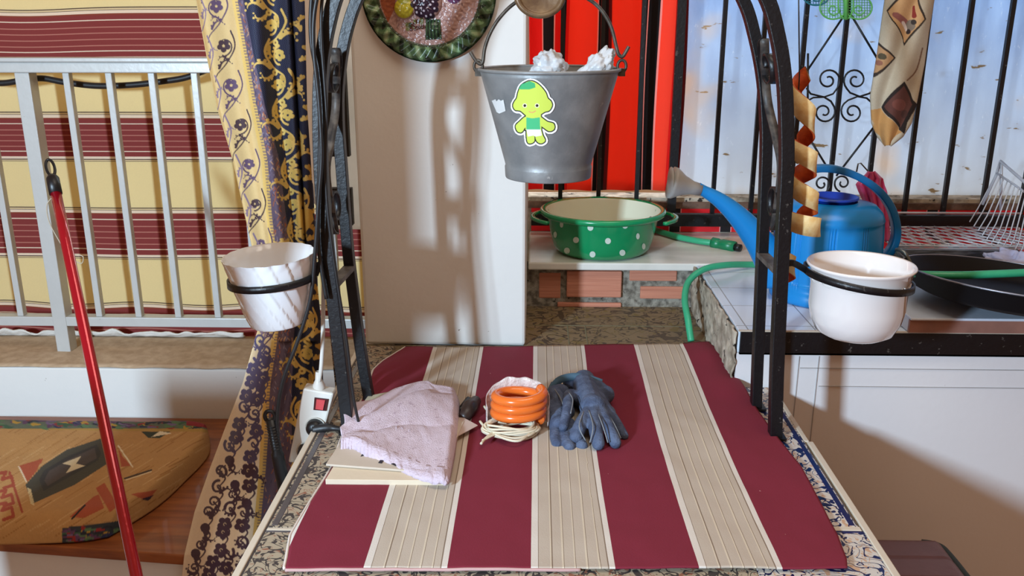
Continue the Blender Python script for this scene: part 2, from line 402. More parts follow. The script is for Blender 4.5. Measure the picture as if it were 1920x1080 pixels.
# striped awning
def awning_mat():
    k = NT('striped_awning'); s_ = k.n('ShaderNodeAttribute', attribute_name='su', out='Fac'); f = k.math('FRACT', s_)
    cr, ma, wh, dk, pk = lin((236, 218, 164)), lin((148, 62, 58)), lin((238, 220, 196)), lin((70, 44, 40)), lin((196, 128, 112))
    st = [(0, lin((150,70,50))), (.01, ma)]
    for i, p in enumerate((.055, .13, .195, .26, .325, .385)):
        st += [(p, wh if i in (0, 5) else pk), (p+.012, ma)]
    st += [(.45, wh), (.475, dk), (.482, lin((226,204,160))), (.495, dk), (.5, cr), (.94, dk), (.947, lin((226,204,160))), (.962, dk), (.968, wh), (.995, lin((150,70,50)))]
    c = k.ramp(f, st, 'CONSTANT'); co = k.coord()
    c = k.mix(k.math('MULTIPLY', k.noise(co, 260, 2), .25), c, k.scale(c, (.72, .7, .66)))
    m = k.fin(c, .9)
    tr = k.t.nodes.new('ShaderNodeBsdfTranslucent'); k.t.links.new(c, tr.inputs[0])
    mx = k.t.nodes.new('ShaderNodeMixShader'); mx.inputs[0].default_value = .35
    k.t.links.new(k.b.outputs[0], mx.inputs[1]); k.t.links.new(tr.outputs[0], mx.inputs[2]); k.t.links.new(mx.outputs[0], k.out.inputs[0])
    return k.m
AD = 2.64
bands = [(-175, -98), (25, 105), (222, 293), (400, 476), (578, 664)]   # photo rows of the dark bands
zs, ss = [], []
for i, (a_, c_) in enumerate(bands):
    zs += [P(200, a_, AD).z, P(200, c_, AD).z]; ss += [i, i+.45]
zs, ss = zs[::-1], ss[::-1]
zl = np.concatenate([np.linspace(zs[i], zs[i+1], 9)[:-1] for i in range(len(zs)-1)]+[[zs[-1]]])
b = MB(); uvs = []
nx = 90
for z in zl:
    for i in range(nx+1):
        x = -3.3 + i*(2.87/nx)
        px = 1007+x/2.6*1675
        sag = .010*math.exp(-((px-60)/110)**2)*max(0, (z-1.3)/.3)
        y = AD + .006*sin(x*9)*cos(z*4) + .004*mnoise.noise(Vector((x*4, z*4, 0)))
        b.v.append(Vector((x, y, z - sag + (.006*sin(x*14) if z < .72 else 0)))); uvs.append(float(np.interp(z, zs, ss)))
for j in range(len(zl)-1):
    for i in range(nx):
        if b.v[j*(nx+1)+i].x > -.72 and zl[j] > 1.10: continue
        b.f.append((j*(nx+1)+i, j*(nx+1)+i+1, (j+1)*(nx+1)+i+1, (j+1)*(nx+1)+i)); b.mi.append(0); b.sm.append(True)
aw = b.build('striped_awning', awning_mat(), uv=uvs, solid=.002); tag(aw, 'cream and maroon striped awning cloth hung behind the balcony railing', 'awning')

# bench and cushion
f0, f1 = PZ(-60, 1012, SZ), PZ(350, 1042, SZ)
sl = (f1.y-f0.y)/(f1.x-f0.x)
def fy(x): return f0.y + (x-f0.x)*sl
bn = thing('plastered_bench', 'built-in bench with brown wooden seat board under the patterned cushion', 'bench', (-1.2, 2.0, 0))
xr = -.50
b = MB(); b.prism([(-3.3, fy(-3.3), SZ-.025), (xr, fy(xr), SZ-.025), (xr, 2.335, SZ-.025), (-3.3, 2.335, SZ-.025)], (0, 0, .025)); b.build('seat', m_wood, bn, bevel=.003)
b = MB(); b.prism([(-3.3, fy(-3.3)+.006, 0), (xr, fy(xr)+.006, 0), (xr, 2.33, 0), (-3.3, 2.33, 0)], (0, 0, SZ-.026)); b.build('base', m_white_wall, bn)

cv = Canvas(-80, 770, 420, 1030, 2.4, (186, 140, 84))
for i in range(260):      # woven slanted streaks
    x = random.uniform(-150, 420); y = random.uniform(780, 1020); L = random.uniform(20, 60)
    c = random.choice([(172, 124, 68), (196, 152, 98), (160, 112, 60), (202, 162, 108)]); cv.stroke([(x, y), (x+L, y-L*.62)], .8, c)
cv.poly([(-80, 775), (400, 785), (400, 812), (330, 812), (-80, 806)], (176, 140, 70))
FLC = [(60, 92, 66), (96, 60, 92), (186, 146, 52), (46, 50, 84), (150, 44, 40), (90, 120, 80), (116, 96, 130), (38, 40, 50)]
cv.poly([(-80, 775), (405, 780), (405, 806), (-80, 806)], (96, 104, 84)); cv.poly([(118, 990), (230, 975), (230, 1024), (118, 1024)], (50, 56, 60))
for i in range(330):
    x = random.uniform(-80, 400); y = random.uniform(778, 804)
    if i > 240: x = random.uniform(118, 228); y = random.uniform(990, 1020)
    c = random.choice(FLC); a = random.uniform(-.6, .6); cv.stroke([(x, y), (x+9*cos(a), y+7*sin(a)), (x+15*cos(a), y+3*sin(a))], random.uniform(1.6, 4), c, .8)
cv.poly([(350, 780), (405, 780), (405, 806), (350, 800)], (140, 30, 36))
cv.poly([(48, 912), (80, 876), (125, 846), (192, 824), (200, 850), (205, 870), (140, 912), (60, 948), (55, 930)], (74, 72, 60))
cv.poly([(74, 902), (84, 884), (128, 858), (182, 836), (190, 852), (184, 866), (132, 896), (82, 924)], (60, 58, 56))
cv.poly([(84, 904), (92, 886), (130, 864), (178, 842), (182, 862), (130, 890), (90, 914)], (84, 76, 72))
cv.poly([(117, 872), (152, 858), (143, 872), (160, 876), (124, 890), (134, 876)], (226, 212, 176))
for p in ([(36, 876), (82, 862), (66, 890), (52, 906)], [(222, 842), (230, 858), (246, 876), (228, 878)], [(130, 972), (176, 934), (186, 930), (196, 955), (160, 972)], [(180, 918), (196, 908), (222, 950), (206, 962)], [(245, 930), (292, 918), (275, 938)]):
    cv.poly(p, (170, 82, 52))
cv.poly([(262, 936), (286, 928), (276, 939)], (50, 30, 46))
cv.stroke([(36, 878), (50, 906)], 1.2, (232, 216, 184)); cv.stroke([(222, 838), (249, 878)], 1.3, (232, 216, 184)); cv.stroke([(136, 974), (160, 950)], 1.5, (40, 34, 30)); cv.stroke([(234, 900), (284, 884)], 1.6, (70, 56, 44)); cv.stroke([(236, 903), (284, 887)], .9, (220, 200, 160))
cv.poly([(266, 812), (320, 812), (300, 824), (278, 824)], (52, 58, 44)); cv.poly([(284, 822), (300, 811), (324, 815)], (230, 216, 186))
for y0 in (892, 926, 950):
    cv.stroke([(-60, y0+10), (-10, y0), (12, y0-4), (4, y0+10), (22, y0+4), (26, y0+20), (8, y0+26)], 3, (160, 72, 48), smooth=False)
cv.stroke([(18, 888), (42, 962)], 2.4, (160, 72, 48), smooth=False)
for i in range(12): cv.stroke([(52+i*.6, 918+i*2.6), (58+i*.6, 921+i*2.6)], .9, (220, 200, 150))
cv.speckle(.16)
def coons(top, bot, left, right):
    def lerp(pts, t):
        n = len(pts)-1; i = min(int(t*n), n-1); k = t*n-i; a, c = Vector(pts[i]).to_3d(), Vector(pts[i+1]).to_3d()
        return a.lerp(c, k)
    T = [(p.x, p.y) for p in catmull([(x, y, 0) for x, y in top], 10)]; B = [(p.x, p.y) for p in catmull([(x, y, 0) for x, y in bot], 10)]
    Lf = [(p.x, p.y) for p in catmull([(x, y, 0) for x, y in left], 10)]; R = [(p.x, p.y) for p in catmull([(x, y, 0) for x, y in right], 10)]
    def f(u, v):
        t, bt, l, r = lerp(T, u), lerp(B, u), lerp(Lf, v), lerp(R, v)
        p = t*(1-v)+bt*v + l*(1-u)+r*u - (Vector((*T[0], 0))*(1-u)*(1-v)+Vector((*T[-1], 0))*u*(1-v)+Vector((*B[0], 0))*(1-u)*v+Vector((*B[-1], 0))*u*v)
        return p.x, p.y
    return f
cf = coons([(-330, 768), (-60, 770), (200, 774), (350, 776), (386, 786)], [(-330, 985), (-60, 982), (40, 980), (140, 976), (196, 968)], [(-330, 768), (-330, 900), (-330, 985)], [(386, 786), (384, 822), (340, 868), (285, 915), (196, 968)])
CH = .055
def cush(u, v):
    x, y = cf(u, v); p = PZ(x, y, SZ+CH)
    e = min(u, 1-u)*1.1, min(v, 1-v); d = min(e[0]*.75, e[1]*.55)
    h = CH*(1-(1-min(1, d/.085))**2.4)
    p.z = SZ+.003+h*.92 + .004*mnoise.noise(Vector((u*7, v*5, 0)))*min(1, h/CH)
    return p
b = MB(); b.grid(cush, 330, 200); n_top = len(b.v)
colr = sample_verts(cv, b.v)
cu = b.build('bench_cushion', painted('kilim_fabric', .9, 300, .3, .2), color=colr)
md = cu.modifiers.new('s', 'SOLIDIFY'); md.thickness = .004; md.offset = -1
tag(cu, 'tan kilim-patterned seat cushion with floral edging on the wooden bench', 'cushion')

# red broom stick with black hanging cap
stk = [P(102, 350, 1.95), P(150, 560, 1.80), P(205, 830, 1.60), P(256, 1085, 1.42)]
a0, a1 = P(103, 355, 1.92), P(262, 1110, 1.42)
dirn = (a1-a0).normalized(); a2 = a0 + dirn*((a0.z-.02)/-dirn.z)
br = thing('broom_stick', 'red metal broom stick with black hanging loop, leaning in front of the bench', 'broom', a2)
m_red = M('red_lacquer', (176, 12, 34), .18, metal=.35, var=.1, coat=.6)
b = MB(); b.tube([a0.lerp(a2, t/12) for t in range(13)], .0115, 20); b.build('stick', m_red, br)
b = MB(); top = a0 - dirn*.028; b.tube([a0+dirn*.012, top, a0-dirn*.036], lambda t: .0135 if t < .7 else .009, 16)
cap = b.build('hanger_cap', m_black, br)
b = MB(); c0 = a0-dirn*.055; up_ = -dirn; sd = RT
b.tube([c0+sd*(.0095*cos(t))+up_*(.022*sin(t)+.002) for t in [2*pi*i/24 for i in range(24)]], .0032, 8, closed=True); b.build('hanging_loop', m_black, br)
b = MB(); b.tube(catmull([P(x, y, 1.90) for x, y in ((100, 368), (88, 385), (92, 415), (110, 450), (130, 480), (152, 494), (156, 482), (148, 478))]), .0012, 6); b.build('string', M('thin_string', (190, 176, 150)), br)

# ================================================================== CURTAIN
rows = [  # y, left, border, purple end, right, depth
    (-60, 356, 434, 448, 580, 2.10), (0, 367, 444, 458, 578, 2.10), (100, 386, 462, 476, 578, 2.09), (200, 406, 480, 496, 580, 2.08), (300, 436, 500, 522, 584, 2.06),
    (400, 458, 508, 534, 590, 2.04), (470, 474, 516, 544, 594, 2.02), (540, 492, 530, 556, 596, 1.98), (600, 490, 524, 552, 602, 1.94), (650, 474, 516, 548, 604, 1.90), (720, 455, 505, 548, 606, 1.86),
    (800, 424, 500, 548, 606, 1.80), (880, 394, 494, 548, 608, 1.73), (960, 366, 486, 546, 610, 1.65), (1040, 347, 478, 544, 610, 1.585), (1120, 338, 470, 540, 612, 1.56), (1200, 330, 462, 536, 612, 1.55), (1300, 322, 455, 532, 612, 1.54)]
R_ = np.array(rows, float)
def crow(y): return [np.interp(y, R_[:, 0], R_[:, i]) for i in range(1, 6)]
CREAM, NAVY, GOLD, INK = (224, 194, 132), (20, 24, 48), (226, 190, 104), (84, 66, 88)
cv = Canvas(310, -70, 640, 1310, 2.0, CREAM)
for j in range(cv.h):
    y = j/cv.k+cv.y0; L, B, N, R, D = crow(y); X = cv.X[j]
    low = min(1, max(0, (y-600)/150)); cream = np.array(lin((216, 186, 128)))*(1-low)+np.array(lin((234, 220, 194)))*low  # cream painted yellower above and whiter below, following how the light falls
    cv.a[j] = cream[:3]
    cv.a[j, X > B-9] = lin((226, 190, 108))[:3]
    if int(y*.35) % 2: cv.a[j, (X > B-3) & (X < B+3)] = lin((150, 128, 110))[:3]
    cv.a[j, (X > B+3) & (X <= N)] = lin((104, 90, 112))[:3]
    cv.a[j, X > N] = lin(NAVY)[:3]
# weave on the navy cloth
mw = ((np.floor(cv.X/1.9)+np.floor(cv.Y/1.9)) % 2 == 0)
nav = (np.abs(cv.a - np.array(lin(NAVY)[:3])).sum(2) < .01) & mw; cv.a[nav] = lin((48, 54, 82))[:3]
for i in range(700):
    y = random.uniform(-60, 1300); L, B, N, R, D = crow(y); x = random.uniform(B+4, N-1)
    cv.stroke([(x, y), (x+random.uniform(-4, 4), y+random.uniform(3, 8))], .8, random.choice([(168, 100, 72), (140, 130, 150), (80, 72, 96), (190, 150, 120)]), smooth=False)
def acan(x, y, L, ang, c, fl=1, w0=3.2):
    """a curling leaf with lobes on its outer side"""
    pts = []
    for i in range(14):
        t = i/13; a = ang+fl*2.6*t*t; pts.append((x, y)); x += L/13*cos(a)*1.5; y += L/13*sin(a)*1.5
        if i % 3 == 1: cv.disc(x+w0*1.1*sin(a)*fl, y-w0*1.1*cos(a)*fl, w0*.75*(1.2-t*.5), c)
    cv.stroke(pts, w0, c, .7, smooth=False)
def vine(cx, cy, R, flip, c, wd, fl=None, leaf=True):
    cv.spiral(cx, cy, R, pi*.5, .95, c, wd*1.1, wd*.6, flip)
    if fl: cv.flower(cx, cy, R*.62, fl, 5)
# cream vines
y = -50; k = 0
while y < 640:
    L, B, N, R, D = crow(y); c = (L+B-10)/2; wdt = (B-L); f_ = 1 if k % 2 else -1
    cc = (66, 46, 54) if k % 2 == 0 else (92, 70, 96)
    cv.stroke([(c+14, y-40), (c+22, y-12), (c+8, y+20), (c-10, y+42), (c-14, y+56)], 1.5, cc, 1.0)
    vine(c+2, y-12, wdt*.26, f_, cc, 1.4, cc)
    acan(c-6, y+30, 20, -1.2, cc, 1, 2.4); acan(c+10, y+16, 14, -2.2, cc, -1, 2.0)
    cv.stroke([(L+3, y-30), (L+15, y), (L+7, y+34)], 1.8, (136, 114, 134), 1.0); acan(L+8, y+10, 16, -1.6, (136, 114, 134), 1, 2.2)
    y += 74; k += 1
y = 640
while y < 1300:          # denser blue violet flowers on the lower flared part
    L, B, N, R, D = crow(y); fc = (86, 78, 112) if y < 860 else (70, 48, 66)
    n = max(2, int((B-L)/32))
    for q in range(n):
        x = L+10+(q+.5)*(B-L-20)/n + random.uniform(-4, 4); yy = y+random.uniform(-6, 6)+(q % 2)*14
        t = random.random()
        if t < .42: cv.flower(x, yy, 14, fc, 5); cv.disc(x, yy, 3, (206, 186, 150))
        elif t < .8: cv.spiral(x, yy, 13, random.uniform(0, 6), 1.1, fc, 2.8, 1.4, random.choice([1, -1])); acan(x+5, yy+10, 16, random.uniform(0, 6), fc, 1, 3)
        else: cv.disc(x, yy, 9, fc); cv.disc(x+2, yy+8, 6, fc); acan(x, yy+14, 16, 1, fc, -1, 2.6)
        cv.stroke([(x, yy), (x+9, yy+14), (x-4, yy+30)], 1.8, fc, 1.1)
    y += 25
# gold vines on navy
y = -50; k = 0
while y < 1300:
    L, B, N, R, D = crow(y); c = N+(R-N)*.40; wdt = min(58, R-N); fl = 1 if k % 2 else -1
    cv.stroke([(c-fl*16, y-44), (c-fl*24, y-20), (c-fl*8, y+8), (c+fl*14, y+24), (c+fl*16, y+44)], 2.2, GOLD, 1.6)
    vine(c+fl*6, y-14, wdt*.30, fl, GOLD, 1.9, (220, 188, 100))
    acan(c-fl*14, y+8, 24, -pi/2-fl*.9, GOLD, -fl, 4.2); acan(c+fl*10, y+26, 20, pi/2, (214, 176, 88), fl, 3.8); acan(c-fl*10, y+24, 16, pi*.8, GOLD, fl, 3.2)
    cv.disc(c-fl*4, y+18, 6, (226, 196, 108)); cv.disc(c-fl*4, y+18, 2, (140, 100, 50))
    acan(R-14, y-6, 18, -1.2+fl, GOLD, fl, 3.6); acan(R-8, y+26, 16, 1.6+fl, (206, 168, 84), -fl, 3.4)
    y += 56; k += 1
cv.poly([(558, 392), (586, 392), (590, 412), (572, 440), (556, 412)], (222, 184, 92)); cv.speckle(.12)
def curt(u, v):
    y = -60+v*1360; L, B, N, R, D = crow(y)
    x = L+(R-L)*u
    fold = .020*sin(u*9.5+.4+y*.001) + .012*sin(u*21+y*.002)
    if y < 560: fold += .045*math.exp(-((x-(551+(y-100)*.06))/4)**2)        # deep crease between the two navy lengths
    fold += .02*(1-math.sin(min(1, u*6)*pi/2))
    if y > 640: fold += .012*sin(u*15+1)
    p = P(x, y, D)
    return CAM + (p-CAM)*((D+fold)/D)
b = MB(); b.grid(curt, 300, 1000); colr = sample_verts(cv, b.v)
for v in b.v:
    if v.z < .10: v.z = .10
    if v.x > -.452 and v.z < TZ+.01: v.x = -.452
ct = b.build('patterned_curtain', painted('brocade', .75, 500, .25, .15), color=colr, solid=.002)
tag(ct, 'long brocade curtain, cream with vines and navy with gold scrolls, beside the arch', 'curtain')
# second narrow dark floral curtain just right of it
m_floral = tile_material('faded_floral', (206, 190, 168), (30, 28, 44), (188, 120, 96), 34)
def c2(u, v):
    y = 500+v*420; x0 = np.interp(y, [500, 560, 640, 740, 920], [606, 612, 620, 630, 622]); x = x0+u*np.interp(y, [500, 740, 920], [16, 14, 8])
    p = P(x, y, 1.93); q = CAM+(p-CAM)*((1.93+.012*sin(u*7)+.01*sin(v*6))/1.93)
    if q.x > -.452 and q.z < TZ+.02: q.x = -.452
    return q
b = MB(); b.grid(c2, 14, 60); tag(b.build('floral_cloth_strip', m_floral, solid=.003), 'narrow faded floral cloth hanging behind the left legs of the iron arch', 'cloth')
# white painted batten, and a sheet added for bright gaps behind the left leg
m_batten = M('white_gloss_paint', (238, 234, 224), .4, var=.03)
b = MB(); b.prism([P(570, -60, 2.04), P(582, -60, 2.04), P(592, 90, 2.04), P(596, 390, 2.04), P(588, 380, 2.04), P(576, 200, 2.04)], (0, .02, 0)); tag(b.build('white_batten', m_batten), 'narrow white painted batten between the brocade curtain and the cables', 'batten')
def gap_sheet():
    k = NT('bright_gap_white'); c = k.mix(k.noise(k.coord(), 30, 5), lin((246, 246, 244)), lin((226, 228, 228))); k.fin(c, .5)
    tr = k.t.nodes.new('ShaderNodeBsdfTranslucent'); k.t.links.new(c, tr.inputs[0])
    mx = k.t.nodes.new('ShaderNodeMixShader'); mx.inputs[0].default_value = .8
    k.t.links.new(k.b.outputs[0], mx.inputs[1]); k.t.links.new(tr.outputs[0], mx.inputs[2]); k.t.links.new(mx.outputs[0], k.out.inputs[0]); return k.m
b = MB(); q0, q1 = P(600, 0, 2.30), P(655, 430, 2.30); b.box((q0.x, 2.30, q1.z), (-.437, 2.305, 2.1)); struct(b.build('bright_gap_sheet', gap_sheet()))  # added translucent sheet stands in for glimpses of bright outdoors, no window here
m_dw = M('dark_wood_panel', (30, 24, 22), .6)
for i_, (xa, ya, xb, yb) in enumerate(((600, 118, 648, 292), (604, 352, 660, 420))):
    q0, q1 = P(xa, yb, 2.29), P(xb, ya, 2.29); b = MB(); b.box((q0.x, 2.275, q0.z), (q1.x, 2.299, q1.z)); struct(b.build('trim_%d' % (6+i_), m_dw))

# ================================================================== TILED COUNTER
tb = thing('tiled_counter', 'well-like counter with blue scrollwork tiles and cream edge, under the iron arch', 'counter', (.05, 1.8, 0))
TL0, TR0 = -.452, .552
TF = 1.10     # front
b = MB(); b.box((TL0+.01, TF+.01, 0), (TR0-.01, WD-.0, TZ-.012)); b.box((TL0+.01, WD-.02, 0), (WXL-.004, 2.48, TZ-.012)); b.build('body', m_white_wall, tb)
def slab(name, x0, y0, x1, y1, m, z=TZ, t=.012, bev=.0015):
    bb = MB(); bb.box((x0, y0, z-t), (x1, y1, z)); return bb.build(name, m, tb, bevel=bev)
# left border: cream bullnose, grey bands, worn scroll tiles (line follows the photo)
slab('edge_trim', TL0, TF, TL0+.012, 2.14, m_grout, TZ+.002, .02)
slab('edge_trim', TL0+.012, TF, TL0+.015, 2.14, m_greyband)
slab('edge_trim', TR0-.012, TF, TR0, 1.62, m_grout, TZ+.002, .02)
slab('edge_trim', TR0-.016, 1.625, TR0-.006, WD, m_grout, TZ+.0005, .02)
slab('tile_border', TL0+.015, 1.285, -.36, 2.14, m_tile_old)
slab('tile_border', TL0+.019, 1.29, TL0+.031, 2.10, m_greyband, TZ+.0006, .004)
slab('tile_border', TL0+.015, TF, -.36, 1.275, m_tile_old)
slab('tile_border', TL0+.015, 1.270, -.30, 1.2755, m_greyband, TZ+.0006, .004)
slab('tile_border', TL0+.015, 1.2755, -.30, 1.284, m_grout, TZ+.0004, .004)
slab('tile_border', .34, 1.312, TR0-.016, 1.895, m_tile)
slab('tile_border', .34, TF, TR0-.012, 1.30, m_tile)
slab('tile_border', TR0-.030, 1.315, TR0-.020, 1.86, m_navy, TZ+.0006, .004)
slab('tile_border', TR0-.019, 1.315, TR0-.0165, 1.60, m_greyband, TZ+.0006, .004)
slab('tile_border', .452, 1.315, .463, 1.60, m_navy, TZ+.0006, .004)
slab('tile_border', .42, 1.300, TR0-.014, 1.3125, m_grout, TZ+.0004, .004)
slab('tile_border', .42, 1.293, TR0-.016, 1.299, m_navy, TZ+.0006, .004)
slab('tile_border', -.36, TF, .34, 1.3, m_tile_old)
slab('tile_field', -.36, 1.3, .34, 2.15, m_tile_back)
slab('tile_field', px1-.005, 2.15, WXL-.002, 2.485, m_tile_back)
slab('tile_field', .34, 1.895, WXL-.002, 2.15, m_tile_back)
slab('tile_field', -.452, 2.14, -.36, 2.155, m_tile_back)
m_joint = M('greenish_grout', (122, 118, 92), .9)
yy = PZ(1150, 611, TZ).y
slab('grout_line', px1, yy-.0025, WXL-.03, yy+.0025, m_joint, TZ+.0008, .004)
yy2 = PZ(1150, 652, TZ).y
slab('grout_line', px1, yy2-.0025, WXL-.03, yy2+.0025, m_joint, TZ+.0008, .004)
for xx in (1066, 1100):
    q = PZ(xx, 632, TZ); slab('grout_line', q.x-.002, yy2, q.x+.002, yy, m_joint, TZ+.0008, .004)
# side face of worktop block (rough)
b = MB()
def rough(u, v):
    y = WD+.0+u*(2.47-WD); z = TZ+v*(WZ-TZ-.004)
    return (WXL-.002-.010*abs(mnoise.noise(Vector((y*18, z*30, 3))))-.004*mnoise.noise(Vector((y*60, z*60, 1))), y, z)
b.grid(rough, 90, 24); struct(b.build('trim_8', m_cement, solid=.004))

# ================================================================== KITCHEN WORKTOP
m_wtile = NT('white_worktop_tiles')
def worktile():
    k = NT('white_worktop_tile'); co = k.coord()
    br_ = k.n('ShaderNodeTexBrick', {'Vector': co, 'Color1': lin((216, 226, 236)), 'Color2': lin((206, 220, 234)), 'Mortar': lin((150, 150, 150)), 'Scale': 1.0, 'Mortar Size': .0016, 'Brick Width': .15, 'Row Height': .15}, offset=0.0)
    return k.fin(br_, .18)
mxe = P(1400, 500, 2.45).x+.101
b = MB(); b.prism([(WXL, WD+.004, WZ-.055), (3.2, WD+.004, WZ-.055), (3.2, 2.86, WZ-.055), (mxe, 2.86, WZ-.055), (mxe, 2.454, WZ-.055), (WXL, 2.454, WZ-.055)], (0, 0, .055)); wt = b.build('kitchen_worktop', worktile(), bevel=.002)
tag(wt, 'white tiled kitchen worktop carrying the watering can and black pan', 'worktop')
za, zb_ = P(1450, 622, WD).z, P(1450, 664, WD).z
b = MB(); b.box((WXL+.004, WD-.004, zb_), (3.2, WD+.003, za)); b.box((WXL+.004, WD-.004, zb_), (3.2, WD+.04, zb_+.004))
tag(b.build('steel_edge_beam', m_iron), 'black painted steel angle running along the front edge of the worktop', 'beam')
b = MB(); b.box((WXL, WD-.002, za), (3.2, WD+.004, WZ+.0005)); struct(b.build('trim_9', M('beige_worktop_edge', (206, 190, 170), .6)))
def marble():
    k = NT('white_marble'); co = k.coord(); n = k.noise(k.scale(co, (3, 9, 3)), 1.6, 6)
    c = k.mix(k.ramp(n, [(.35, (0,0,0,1)), (.7, (1,1,1,1))]), lin((232, 230, 222)), lin((196, 196, 186))); return k.fin(c, .3)
b = MB(); mz0, mz1 = WZ-.018, WZ+.004
b.prism([(px1+.004, 2.455, mz0), (P(1400, 500, 2.45).x+.10, 2.455, mz0), (P(1400, 500, 2.45).x+.10, 2.85, mz0), (px1+.004, 2.85, mz0)], (0, 0, mz1-mz0))
tag(b.build('marble_shelf', marble(), bevel=.004), 'white marble slab on raw bricks under the green spotted basin', 'shelf')

# ================================================================== GATE, RED CURTAIN
GD = 2.80
gt = thing('iron_window_grille', 'black wrought iron window grille with scrolls in front of the frosted sheet', 'grille', (.8, GD, 1.0))
gz = P(1300, 386, GD).z
gx0 = P(1361, 0, GD).x; gsp = P(1746, 0, GD).x - gx0; gsp /= 5
for k in range(-4, 12):
    x = gx0 + gsp*k
    if x < px1+.02: continue
    b = MB(); r = .0065
    if k == -1:
        b.box((x-.022, GD-.010, gz-.02), (x+.004, GD+.01, 2.1))
    else:
        b.box((x-r, GD-r, gz-.03), (x+r, GD+r, 2.1))
    b.build('bar', m_iron, gt)
ra, rb = P(1350, 401, GD-.02).z, P(1350, 424, GD-.02).z
b = MB(); b.box((px1+.01, GD-.03, rb), (3.1, GD-.006, ra)); b.build('bottom_rail', m_iron, gt, bevel=.002)
def gp(x, y): return P(x, y, GD-.010)
sq = []
xc = gx0 + gsp*3
def flat_wire(pts, r=.0032, name='wire'):
    bb = MB(); bb.tube(pts, r, 6); return bb.build(name, m_iron, gt)
flat_wire([gp(1590, 18), gp(1514, 132)]); flat_wire([gp(1590, 18), gp(1658, 132)])
flat_wire([gp(1512, 250), gp(1556, 322)]); flat_wire([gp(1640, 236), gp(1568, 330)])
def sc(cx, cy, R, a0, turns, flip, tail=None):
    pts = []
    for i in range(30):
        t = i/29; a = a0+flip*turns*2*pi*t; q = R*(.22+.78*(1-t)); pts.append(gp(cx+q*cos(a), cy+q*sin(a)))
    if tail: pts = [gp(*t) for t in tail] + pts
    flat_wire(pts, .0030, 'scroll')
sc(1553, 150, 23, pi*.25, 1.45, -1, [(1512, 165), (1520, 176), (1545, 182), (1562, 176)])
sc(1604, 150, 23, pi*.75, 1.45, 1, [(1640, 165), (1634, 174), (1612, 181), (1594, 174)])
sc(1545, 210, 22, -pi*.25, 1.45, 1, [(1512, 190), (1525, 183), (1545, 182), (1558, 190)])
sc(1598, 210, 22, -pi*.75, 1.45, -1, [(1634, 192), (1625, 184), (1608, 181), (1590, 188)])
sc(1541, 345, 17, pi*.4, 1.3, -1); sc(1580, 343, 17, pi*.6, 1.3, 1)
flat_wire([gp(1515, 100), gp(1514, 260)]); 
# red striped curtain behind the bars
def redmat():
    k = NT('red_striped_cloth'); s_ = k.n('ShaderNodeAttribute', attribute_name='su', out='Fac')
    R1, R2, BK, PK, DR = lin((232, 26, 18)), lin((250, 82, 50)), lin((24, 8, 10)), lin((248, 170, 160)), lin((120, 18, 20))
    st = [(1000, R1), (1017, PK), (1020, BK), (1040, PK), (1043, R1), (1056, BK), (1062, R1), (1067, R2), (1117, PK), (1120, BK), (1140, DR), (1147, R2), (1203, BK), (1213, PK), (1216, BK), (1235, PK), (1238, R2), (1262, R1), (1272, DR)]
    c = k.ramp(s_, [((x-1000)/290, cc) for x, cc in st], 'CONSTANT')
    co = k.coord(); k.bump(k.noise(co, 300, 2), .2)
    k.fin(c, .8)
    tr = k.t.nodes.new('ShaderNodeBsdfTranslucent'); k.t.links.new(c, tr.inputs[0])
    mx = k.t.nodes.new('ShaderNodeMixShader'); mx.inputs[0].default_value = .45
    k.t.links.new(k.b.outputs[0], mx.inputs[1]); k.t.links.new(tr.outputs[0], mx.inputs[2]); k.t.links.new(mx.outputs[0], k.out.inputs[0])
    return k.m
RDD = 2.88
b = MB(); uvs = []
xa, xb = P(992, 60, RDD).x, P(1289, 60, RDD).x
for j in range(31):
    z = 1.02+j*(2.15-1.02)/30
    for i in range(121):
        t = i/120; x = xa+(xb-xa)*t
        b.v.append(Vector((x+.004*sin(z*6+i*.1), RDD+.010*sin(t*26)+.004*sin(z*7+t*9), z))); uvs.append((992-1000+t*297)/290)
for j in range(30):
    for i in range(120): b.f.append((j*121+i, j*121+i+1, (j+1)*121+i+1, (j+1)*121+i)); b.mi.append(0); b.sm.append(True)
tag(b.build('red_striped_curtain', redmat(), uv=uvs, solid=.002), 'bright red cloth with black and pink stripes hung behind the grille bars', 'curtain')
def red2():
    k = NT('red_black_oilcloth'); co = k.coord(); sep = k.t.nodes.new('ShaderNodeSeparateXYZ'); k.t.links.new(co, sep.inputs[0])
    f = k.math('FRACT', k.math('MULTIPLY', k.math('ADD', sep.outputs[0], 5.035), 6.1))
    c = k.ramp(f, [(0, lin((20, 14, 18))), (.15, lin((240, 150, 150))), (.17, lin((222, 24, 34))), (.93, lin((240, 150, 150))), (.95, lin((20, 14, 18)))], 'CONSTANT')
    return k.fin(c, .5)
b = MB(); b.box((px1+.01, 2.846, WZ+.006), (3.1, 2.852, gz-.01)); b.box((P(1600, 440, 2.7).x, 2.60, WZ+.0005), (3.1, 2.85, WZ+.003)); tag(b.build('red_oilcloth', red2()), 'red and black oilcloth lining the wall behind the worktop, below the grille', 'oilcloth')

